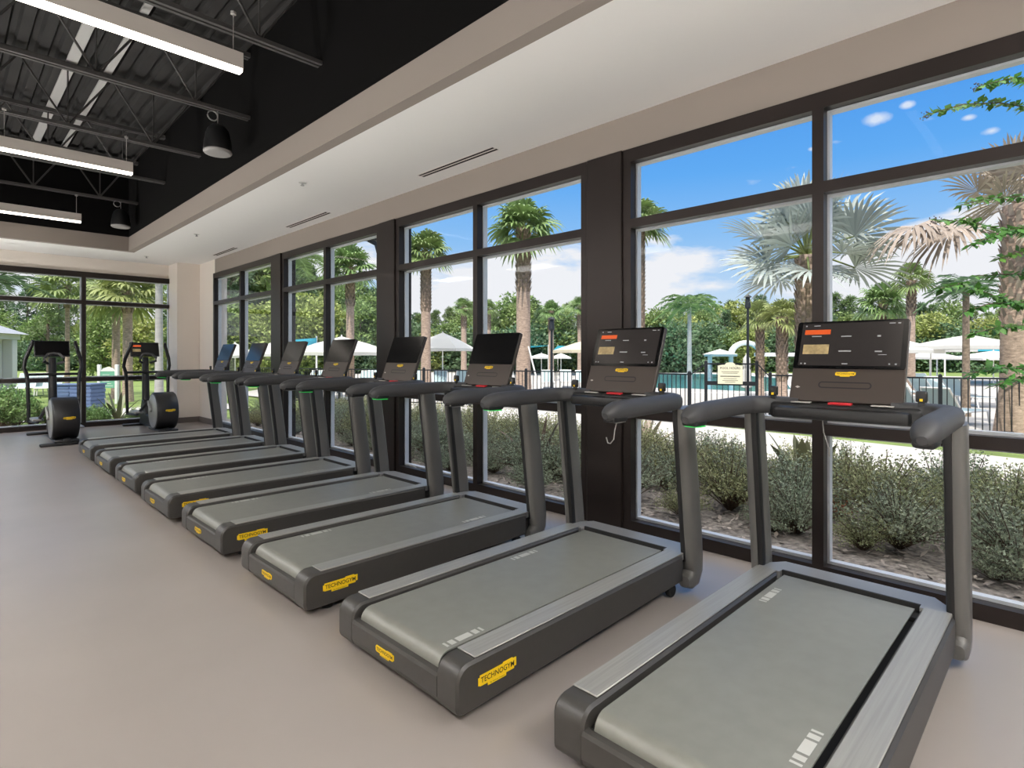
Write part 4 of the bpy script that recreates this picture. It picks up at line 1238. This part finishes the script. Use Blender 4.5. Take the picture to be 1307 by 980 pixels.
# ------------------------------------------------------------------ woods
def make_tree(name, m, W, H, base, nb, nl, ls, seed, pine=False):
    random.seed(seed)
    r = empty(name)
    t = MB(); t.tube([(0, 0, 0), (rnd(-.1, .1), rnd(-.1, .1), H * .5), (rnd(-.2, .2), rnd(-.2, .2), H * .92)], [0.16, 0.12, 0.03], 7)
    b = MB()
    for i in range(nb):
        u = (i + rnd(0, 1)) / nb
        z = base + (H - base) * u
        if pine: rad = W * (1 - u) ** 0.75 * rnd(0.35, 1.0) + 0.12; br = W * rnd(.22, .38) * (1 - 0.5 * u)
        else: rad = W * math.sqrt(max(0, 1 - (1.7 * u - 0.75) ** 2)) * rnd(0.2, 1.0) * .8; br = W * rnd(.28, .5)
        az = rnd(0, 2 * PI)
        c = Vector((math.cos(az) * rad, math.sin(az) * rad, z))
        if i % 3 == 0: t.tube([(0, 0, max(base * .8, z - rad * .5 - .2)), c * .55 + Vector((0, 0, z * .45)), c], [0.05, 0.03, 0.012], 5)
        for k in range(nl):
            o = rdir(); o.z *= 0.7
            p = c + o * (br * rnd(0.55, 1.0))
            d = (o + rdir() * 0.8 + Vector((0, 0, 0.15))).normalized()
            nq = (o + rdir() * .5).normalized()
            leaf(b, p, d, nq, ls * rnd(.7, 1.3), ls * (0.12 if pine else 0.30) * rnd(.8, 1.2))
    b.build('crown', m, r); t.build('trunk', m_bark, r)
    return r
kinds = [
    ('pine_tree', make_tree('pine_tree', m_tree1, 1.7, 8.5, 2.0, 46, 80, 0.36, 41, True), 'slender pine in the woods behind the pool', 'pines in the woods'),
    ('pine_tree', make_tree('pine_tree', m_tree3, 1.9, 8.0, 1.2, 46, 80, 0.36, 42, True), 'dark green pine in the woods behind the pool', 'dark pines in the woods'),
    ('broadleaf_tree', make_tree('broadleaf_tree', m_tree2, 2.4, 6.6, 0.5, 40, 95, 0.32, 43), 'bushy green broadleaf tree in the woods behind the pool', 'broadleaf trees in the woods'),
    ('broadleaf_tree', make_tree('broadleaf_tree', m_tree4, 2.1, 5.2, 0.3, 36, 95, 0.30, 44), 'yellow green broadleaf tree at the edge of the woods', 'yellow green trees in the woods'),
    ('understorey_bush', make_tree('understorey_bush', m_tree3, 2.3, 3.0, 0.0, 34, 95, 0.28, 45), 'dark bush under the trees of the woods', 'bushes under the trees'),
]
tused = [0] * 5
random.seed(99)
def plant(k, px, d, H):
    o = kinds[k][1] if not tused[k] else copy_tree(kinds[k][1]); tused[k] = 1
    x, y = at(px, d)
    base = {0: 8.5, 1: 8.0, 2: 6.6, 3: 5.2, 4: 3.0}[k]
    s = H / base; sw = s * rnd(0.95, 1.25)
    o.location = (x, y, gz(x, y) - 0.05); o.scale = (sw, sw, s); o.rotation_euler = (0, 0, rnd(0, 6.28))
    o['label'] = kinds[k][2]; o['category'] = 'bush' if k == 4 else 'tree'; o['group'] = kinds[k][3]
def row(p0, p1, d0, d1, step, ytop, ks, jit=8):
    px = p0
    while px < p1:
        u = (px - p0) / (p1 - p0); d = (d0 + (d1 - d0) * u) * rnd(0.93, 1.07)
        yt = ytop(px) + rnd(-jit, jit)
        plant(random.choice(ks), px + rnd(-4, 4), d, zat(yt, d) + 0.45)
        px += step * rnd(0.8, 1.2)
def ytop(px):
    pts = [(250, 300), (300, 318), (400, 345), (470, 375), (520, 392), (600, 396), (680, 382), (740, 395), (800, 395), (880, 392), (960, 382), (1060, 378), (1120, 392), (1200, 395), (1307, 392), (1420, 390)]
    for i in range(len(pts) - 1):
        if pts[i][0] <= px <= pts[i + 1][0]:
            u = (px - pts[i][0]) / (pts[i + 1][0] - pts[i][0]); return pts[i][1] * (1 - u) + pts[i + 1][1] * u
    return pts[0][1] if px < 250 else 392
row(480, 1430, 78, 78, 23, lambda p: ytop(p) + 2, (0, 0, 1, 2))
row(470, 1420, 70, 70, 26, lambda p: ytop(p) + 14, (2, 2, 0, 3, 1))
row(460, 1420, 64, 66, 30, lambda p: 425, (4, 2, 4, 3), 6)
row(250, 500, 62, 70, 17, lambda p: ytop(p) - 2, (1, 2, 0, 2))
row(262, 480, 56, 62, 22, lambda p: 392, (3, 2, 2, 3), 14)
row(250, 480, 56, 60, 20, lambda p: 434, (4, 4, 3), 6)
# woods outside the far window
row(-40, 250, 84, 80, 36, lambda p: 378, (0, 0, 1, 0), 26)
row(-30, 250, 78, 76, 30, lambda p: 415, (2, 3, 2, 2), 16)
row(-30, 250, 74, 70, 17, lambda p: 442, (4, 4, 4), 6)
for k, px, d, H in ((0, 62, 44, 7.6), (2, 133, 44, 5.2), (0, 142, 48, 8.8), (3, 178, 42, 4.4), (0, 228, 46, 7.6)): plant(k, px, d, H)

# palms outside the far window
feather(203, 18.0, 322, 10, 'pale smooth royal palm trunk seen through the far window beside the corner pier', 2.2, 12, m_palm, m_royal, 'royal_palm', None)
sabal(163, 21, 372, 11, 'fan palm with pale trunk behind the right cross trainer', 1.3, 26, 0.2, 'far_window_fan_palm', None, m_palmo)
sabal(148, 23, 378, 9, 'fan palm left of the pale royal trunk, behind the agave', 1.3, 24, 0.2, 'far_window_fan_palm', None, m_palmo)
sabal(86, 24, 365, 5, 'slim fan palm seen behind the left cross trainer console', 1.3, 26, 0.2, 'far_window_fan_palm', None, m_palmo)
feather(-12, 19.5, 362, 11, 'feather palm drooping fronds over the grey roofed building at the left edge', 2.0, 16, m_tree3, m_royal, 'queen_palm', None, 0.55)
feather(372, 30, 335, 8, 'arching feather palm behind the sixth treadmill, seen past the dark column', 2.6, 18, m_palm, m_royal, 'queen_palm', None, 0.6)
# ------------------------------------------------------------------ clubhouse at the left
cbx, cby = at(-100, 25)
ch = empty('clubhouse', (cbx, cby, gz(cbx, cby)), PI / 4 + 0.25, 'white building with grey hip roof at the left edge outside the far window', 'building')
ex = 1.62
MB().box(-5.5, 1.25, -2.4, 1.0, 0, 2.55).build('wall', m_stucco, ch)
for y in (-2.6, 1.2):
    MB().rbox(1.1, 1.5, y - 0.2, y + 0.2, 0, 2.55, 0.02, 1).build('pillar', m_stucco, ch)
MB().box(-5.7, 1.62, -2.85, 1.45, 2.55, 2.80).build('fascia_board', m_stucco, ch)
rb = MB(); rb.add([(-5.9, -3.1, 2.80), (1.9, -3.1, 2.80), (1.9, 1.7, 2.80), (-5.9, 1.7, 2.80), (-3.8, -0.7, 3.95), (-0.2, -0.7, 3.95)], [(0, 1, 5, 4), (1, 2, 5), (2, 3, 4, 5), (3, 0, 4), (3, 2, 1, 0)])
rb.build('roof', m_roof, ch)
wl_ = MB(); wl_.rbox(1.5, 1.60, 1.13, 1.27, 1.75, 2.1, 0.02, 1); wl_.build('wall_lantern', m_lampp, ch)
# sign board and planter outside the far window
x, y = at(138, 19.5)
sg = empty('notice_board', (x, y, gz(x, y)), math.atan2(RT[1], RT[0]), 'green notice board in a white post frame outside the far window', 'sign')
for s in (-1, 1): MB().rbox(s * 0.30 - 0.05, s * 0.30 + 0.05, -0.05, 0.05, 0, 1.35, 0.01, 1).build('post', m_pole, sg)
MB().box(-0.25, 0.25, -0.02, 0.02, 0.55, 1.12).build('green_panel', m_signg, sg)
MB().prism([(-0.25, 1.12), (0.25, 1.12), (0.16, 1.22), (0, 1.27), (-0.16, 1.22)], -0.025, 0.025, 'y').build('header', m_pole, sg)
ln_ = MB()
for i in range(6): ln_.box(-0.18, 0.18 - 0.06 * (i % 3), -0.024, -0.0205, 0.62 + 0.075 * i, 0.635 + 0.075 * i)
ln_.build('lettering', m_pole, sg)
def planter(px, d, wd, h, label):
    x, y = at(px, d)
    r = empty('ribbed_planter', (x, y, gz(x, y)), math.atan2(RT[1], RT[0]), label, 'planter', 'ribbed blue planters')
    b = MB()
    for i in range(7): b.rbox(-wd / 2 - .012 * (i % 2), wd / 2 + .012 * (i % 2), -wd / 2, wd / 2, h * i / 7, h * (i + 1) / 7 - 0.005, 0.012, 1)
    b.build('slatted_body', m_pot, r)
    q = MB(); q.rbox(-wd / 2 - .03, wd / 2 + .03, -wd / 2 - .03, wd / 2 + .03, h, h + 0.05, 0.012, 1); q.build('rim', m_pot, r)
planter(112, 17.0, 0.62, 0.78, 'ribbed blue planter right of the far window mullion')
planter(85, 17.6, 0.55, 0.74, 'ribbed blue planter half hidden by the left cross trainer')
# ------------------------------------------------------------------ parasols, shades, pavilion
def parasol(px, d, ya, ye, wpx, label, m=None, square=True, closed=False):
    x, y = at(px, d); g = gz(x, y)
    r = empty('parasol', (x, y, g), rnd(0, 1.5), label, 'parasol', 'parasols on the pool deck')
    za, ze = zat(ya, d) - g, zat(ye, d) - g
    w_ = wpx / FPX * d / 2
    n = 4 if square else 8
    rr_ = w_ * (1.28 if square else 1.03)
    b = MB()
    for j, (u, z) in enumerate(((0.02, za), (0.5, za - (za - ze) * 0.42), (1.0, ze), (1.0, ze - 0.12))):
        for k in range(n * 2):
            a = PI * k / n; rad = rr_ * u * (1 if k % 2 == 0 else math.cos(PI / n) * 0.99)
            b.v.append((math.cos(a) * rad, math.sin(a) * rad, z + (0.0 if k % 2 == 0 else 0.02)))
    N = n * 2
    for j in range(3):
        for k in range(N): b.face((j * N + k, j * N + (k + 1) % N, (j + 1) * N + (k + 1) % N, (j + 1) * N + k), 0, False)
    b.face(tuple(range(N)))
    b.build('canopy', m or m_canvas, r)
    p = MB(); p.tube([(0, 0, 0), (0, 0, za + 0.08)], 0.03, 8); p.build('pole', m_pole, r)
    rb_ = MB()
    for k in range(n):
        a = 2 * PI * k / n; rb_.tube([(0, 0, za - 0.06), (math.cos(a) * rr_ * .98, math.sin(a) * rr_ * .98, ze - 0.02)], 0.01, 4)
    rb_.build('ribs', m_pole, r)
    bs = MB(); bs.lathe([(0.28, 0), (0.28, 0.05), (0.05, 0.09)], 14); bs.build('base', m_pole, r)
    return r
parasol(565, 28, 425, 445, 72, 'white square parasol between the third and fourth treadmill screens')
parasol(436, 22, 430, 450, 104, 'wide white parasol between the fourth and fifth treadmill screens')
parasol(757, 25, 432, 447, 92, 'cream parasol half hidden by the wide dark column', m_cream)
parasol(350, 27, 436, 452, 60, 'white parasol behind the sixth treadmill screen')
parasol(300, 29, 438, 454, 50, 'white parasol seen near the far corner of the window wall')
parasol(1152, 21, 434, 447, 84, 'grey white parasol whose edge shows just right of the nearest screen')
parasol(1236, 20, 428, 442, 118, 'largest white parasol right of the nearest screen')
parasol(1188, 26, 438, 446, 92, 'flat white parasol behind the largest one at the right')
parasol(1187, 34, 449, 456, 54, 'small far white parasol under the large ones at the right')
parasol(1268, 34, 448, 457, 84, 'far white parasol beside the dry trunked palm')
for px, lb in ((655, 'tiny far white parasol left of the propped palm trunk'), (691, 'tiny far white parasol right of the propped palm trunk'), (716, 'tiny far white parasol left of the cream one')):
    parasol(px, 46, 451, 456, 26, lb)
def sail(pts, label):
    P = [Vector((*at(px, d), zat(y, d))) for px, y, d in pts]
    c = sum(P, Vector()) / len(P)
    r = empty('shade_sail', (c.x, c.y, gz(c.x, c.y)), 0, label, 'shade sail', 'teal shade sails')
    L = [p - Vector(r.location) for p in P]
    b = MB(); n = len(L)
    k = 6
    for i in range(k + 1):
        for j in range(k + 1):
            u, v = i / k, j / k
            p = (L[0] * (1 - u) + L[1] * u) * (1 - v) + (L[3] * (1 - u) + L[2] * u) * v
            b.v.append((p.x, p.y, p.z - 0.5 * 4 * u * (1 - u) * v * (1 - v) - 0.012)); 
    for i in range(k):
        for j in range(k): q = i * (k + 1) + j; b.face((q, q + 1, q + k + 2, q + k + 1), 0, True)
    o = b.build('canopy', m_teal, r)
    sd = o.modifiers.new('thickness', 'SOLIDIFY'); sd.thickness = 0.02
    for p in L:
        q = MB(); q.tube([(p.x, p.y, 0), (p.x, p.y, p.z + 0.1)], 0.05, 6); q.build('mast', m_pole, r)
sail([(640, 446, 52), (700, 441, 50), (700, 441, 60), (645, 441, 62)], 'teal shade sail behind the propped palm')
sail([(706, 447, 52), (752, 440, 48), (756, 443, 60), (712, 441, 62)], 'teal shade sail left of the cream parasol')
sail([(1196, 443, 42), (1296, 441, 40), (1300, 448, 34), (1206, 447, 35)], 'teal shade sail under the largest parasol at the right')
sail([(376, 433, 34), (404, 431, 34), (404, 443, 30), (374, 447, 30)], 'teal shade sail behind the dark column by the sixth treadmill')
# white pavilion with arch
x, y = at(952, 46)
pv = empty('pool_pavilion', (x, y, gz(x, y)), math.atan2(RT[1], RT[0]), 'white pavilion with round arch beyond the gate', 'pavilion')
wv = 46 / FPX
for s in (-2.9, -1.2, 1.2, 3.2): MB().rbox(s - 0.14, s + 0.14, -0.14, 0.14, 0, 1.75, 0.02, 1).build('pillar', m_stucco, pv)
MB().box(-3.1, -1.0, -0.8, 0.8, 1.75, 1.92).add([(-3.2, -.9, 1.92), (-1.0, -.9, 1.92), (-1.0, .9, 1.92), (-3.2, .9, 1.92), (-2.1, 0, 2.35)], [(0, 1, 4), (1, 2, 4), (2, 3, 4), (3, 0, 4), (3, 2, 1, 0)]).build('left_roof', m_stucco, pv)
MB().box(1.0, 3.6, -0.8, 0.8, 1.75, 2.05).build('right_beam', m_stucco, pv)
ar = MB(); ar.sweep([(1.2 * math.cos(a), 0, 1.85 + 1.0 * math.sin(a)) for a in [PI * i / 16 for i in range(17)]], 0.2, 0.3, (0, 1, 0), 8, 4, 0, True)
ar.build('arch', m_stucco, pv)
x, y = at(953, 19)
st = empty('closed_parasol', (x, y, gz(x, y)), 0, 'folded white parasol standing behind the gate sign', 'parasol')
MB().lathe([(0.03, 0.62), (0.17, 0.66), (0.14, 1.2), (0.10, 1.28), (0.13, 1.4), (0.11, 1.62), (0.03, 1.74)], 12).build('folded_canopy', m_canvas, st)
MB().lathe([(0.22, 0), (0.22, 0.05), (0.03, 0.08), (0.025, 1.78)], 12).build('pole', m_pole, st)
# lamp posts
def lamp_post(px, d, ytop_, label, arm=False):
    x, y = at(px, d); g = gz(x, y); H = zat(ytop_, d) - g
    r = empty('lamp_post', (x, y, g), math.atan2(-RT[1], -RT[0]), label, 'lamp post', 'lamp posts outdoors')
    p = MB(); p.tube([(0, 0, 0), (0, 0, H)], [0.05, 0.035], 8); p.build('pole', m_lampp, r)
    h = MB()
    if arm:
        h.sweep([(0, 0, H - 0.9), (0.02, 0, H - 0.4), (0.10, 0, H - 0.1), (0.30, 0, H)], [0.06, 0.06, 0.06, 0.05], [0.03] * 4, (0, 1, 0), 8, 3); h.rbox(0.05, 0.62, -0.10, 0.10, H - 0.02, H + 0.05, 0.02, 1)
    else:
        h.lathe([(0.05, H - 0.05), (0.09, H), (0.06, H + 0.28), (0.12, H + 0.30), (0.02, H + 0.38)], 10)
    h.build('lamp_head', m_lampp, r)
lamp_post(954.5, 17, 392, 'dark lamp post rising behind the gate')
lamp_post(486, 13.5, 306, 'street lamp with arm beside the dark column by the fourth treadmill', True)
lamp_post(704, 17.5, 420, 'dark post at the fence right of the propped palm')
# loungers
def make_lounger():
    r = empty('sun_lounger')
    f = MB()
    for s in (-1, 1):
        f.tube([(0.0, s * .31, 0.34), (1.25, s * .31, 0.34)], 0.024, 6)
        f.tube([(1.22, s * .31, 0.34), (1.80, s * .31, 0.92)], 0.024, 6)
    f.tube([(0, -.31, .34), (0, .31, .34)], 0.024, 6); f.tube([(1.80, -.31, .92), (1.80, .31, .92)], 0.024, 6)
    f.build('frame', m_pole, r)
    for x, dx in ((0.12, -0.1), (1.15, 0.14)):
        for s in (-1, 1):
            q = MB(); q.tube([(x, s * .31, .33), (x + dx, s * .31, 0)], 0.022, 6); q.build('leg', m_pole, r)
    q = MB(); q.box(0.02, 1.23, -.29, .29, .335, .350); q.build('seat_sling', m_sling, r)
    Mb = frame((1.23, 0, 0.345), (0.70, 0, 0.70), (0, 1, 0)); q = MB(); q.box(0, 0.80, -.29, .29, -0.008, 0.008, 0, Mb); q.build('back_sling', m_sling, r)
    return r
lp = make_lounger(); first = True
LG = [(1245, 14.2, 2.5, 'nearest white sun lounger behind the fence by the dry trunked palm'), (1190, 15.5, 2.5, 'white sun lounger behind the fence, left of the nearest one'),
      (1160, 20, 0.4, None), (1182, 22, 0.4, None), (1212, 20, 0.4, None), (1236, 21, 0.4, None), (1262, 19, 0.4, None), (1150, 25, 0.4, None), (1205, 26, .4, None),
      (640, 30, 0.4, None), (668, 31, 0.4, None), (700, 30, 0.4, None), (724, 31, 0.4, None), (745, 30, .4, None), (560, 26, .4, None), (585, 27, .4, None), (530, 27, .4, None), (455, 25, .4, None), (420, 25, .4, None),
      (390, 26, .4, None), (470, 27, .4, None), (55, 24, .8, 'L'), (35, 24.5, .8, 'L'), (22, 24, .8, 'L')]
for px, d, rz, lb in LG:
    o = lp if first else copy_tree(lp); first = False
    x, y = at(px, d)
    o.location = (x, y, gz(x, y) + 0.02); o.rotation_euler = (0, 0, math.atan2(FW[1], FW[0]) + rz - 0.4 + rnd(-.1, .1))
    o['category'] = 'sun lounger'
    if lb is None: lb, gp = ('reclined sun lounger on the pool deck to the right of the gate', 'loungers right of the gate') if px > 900 else ('reclined sun lounger on the pool deck left of the wide dark column', 'loungers left of the column')
    elif lb == 'L': lb, gp = 'sun lounger on the lawn outside the far window', 'loungers outside the far window'
    else: gp = 'loungers right of the gate'
    o['label'] = lb; o['group'] = gp
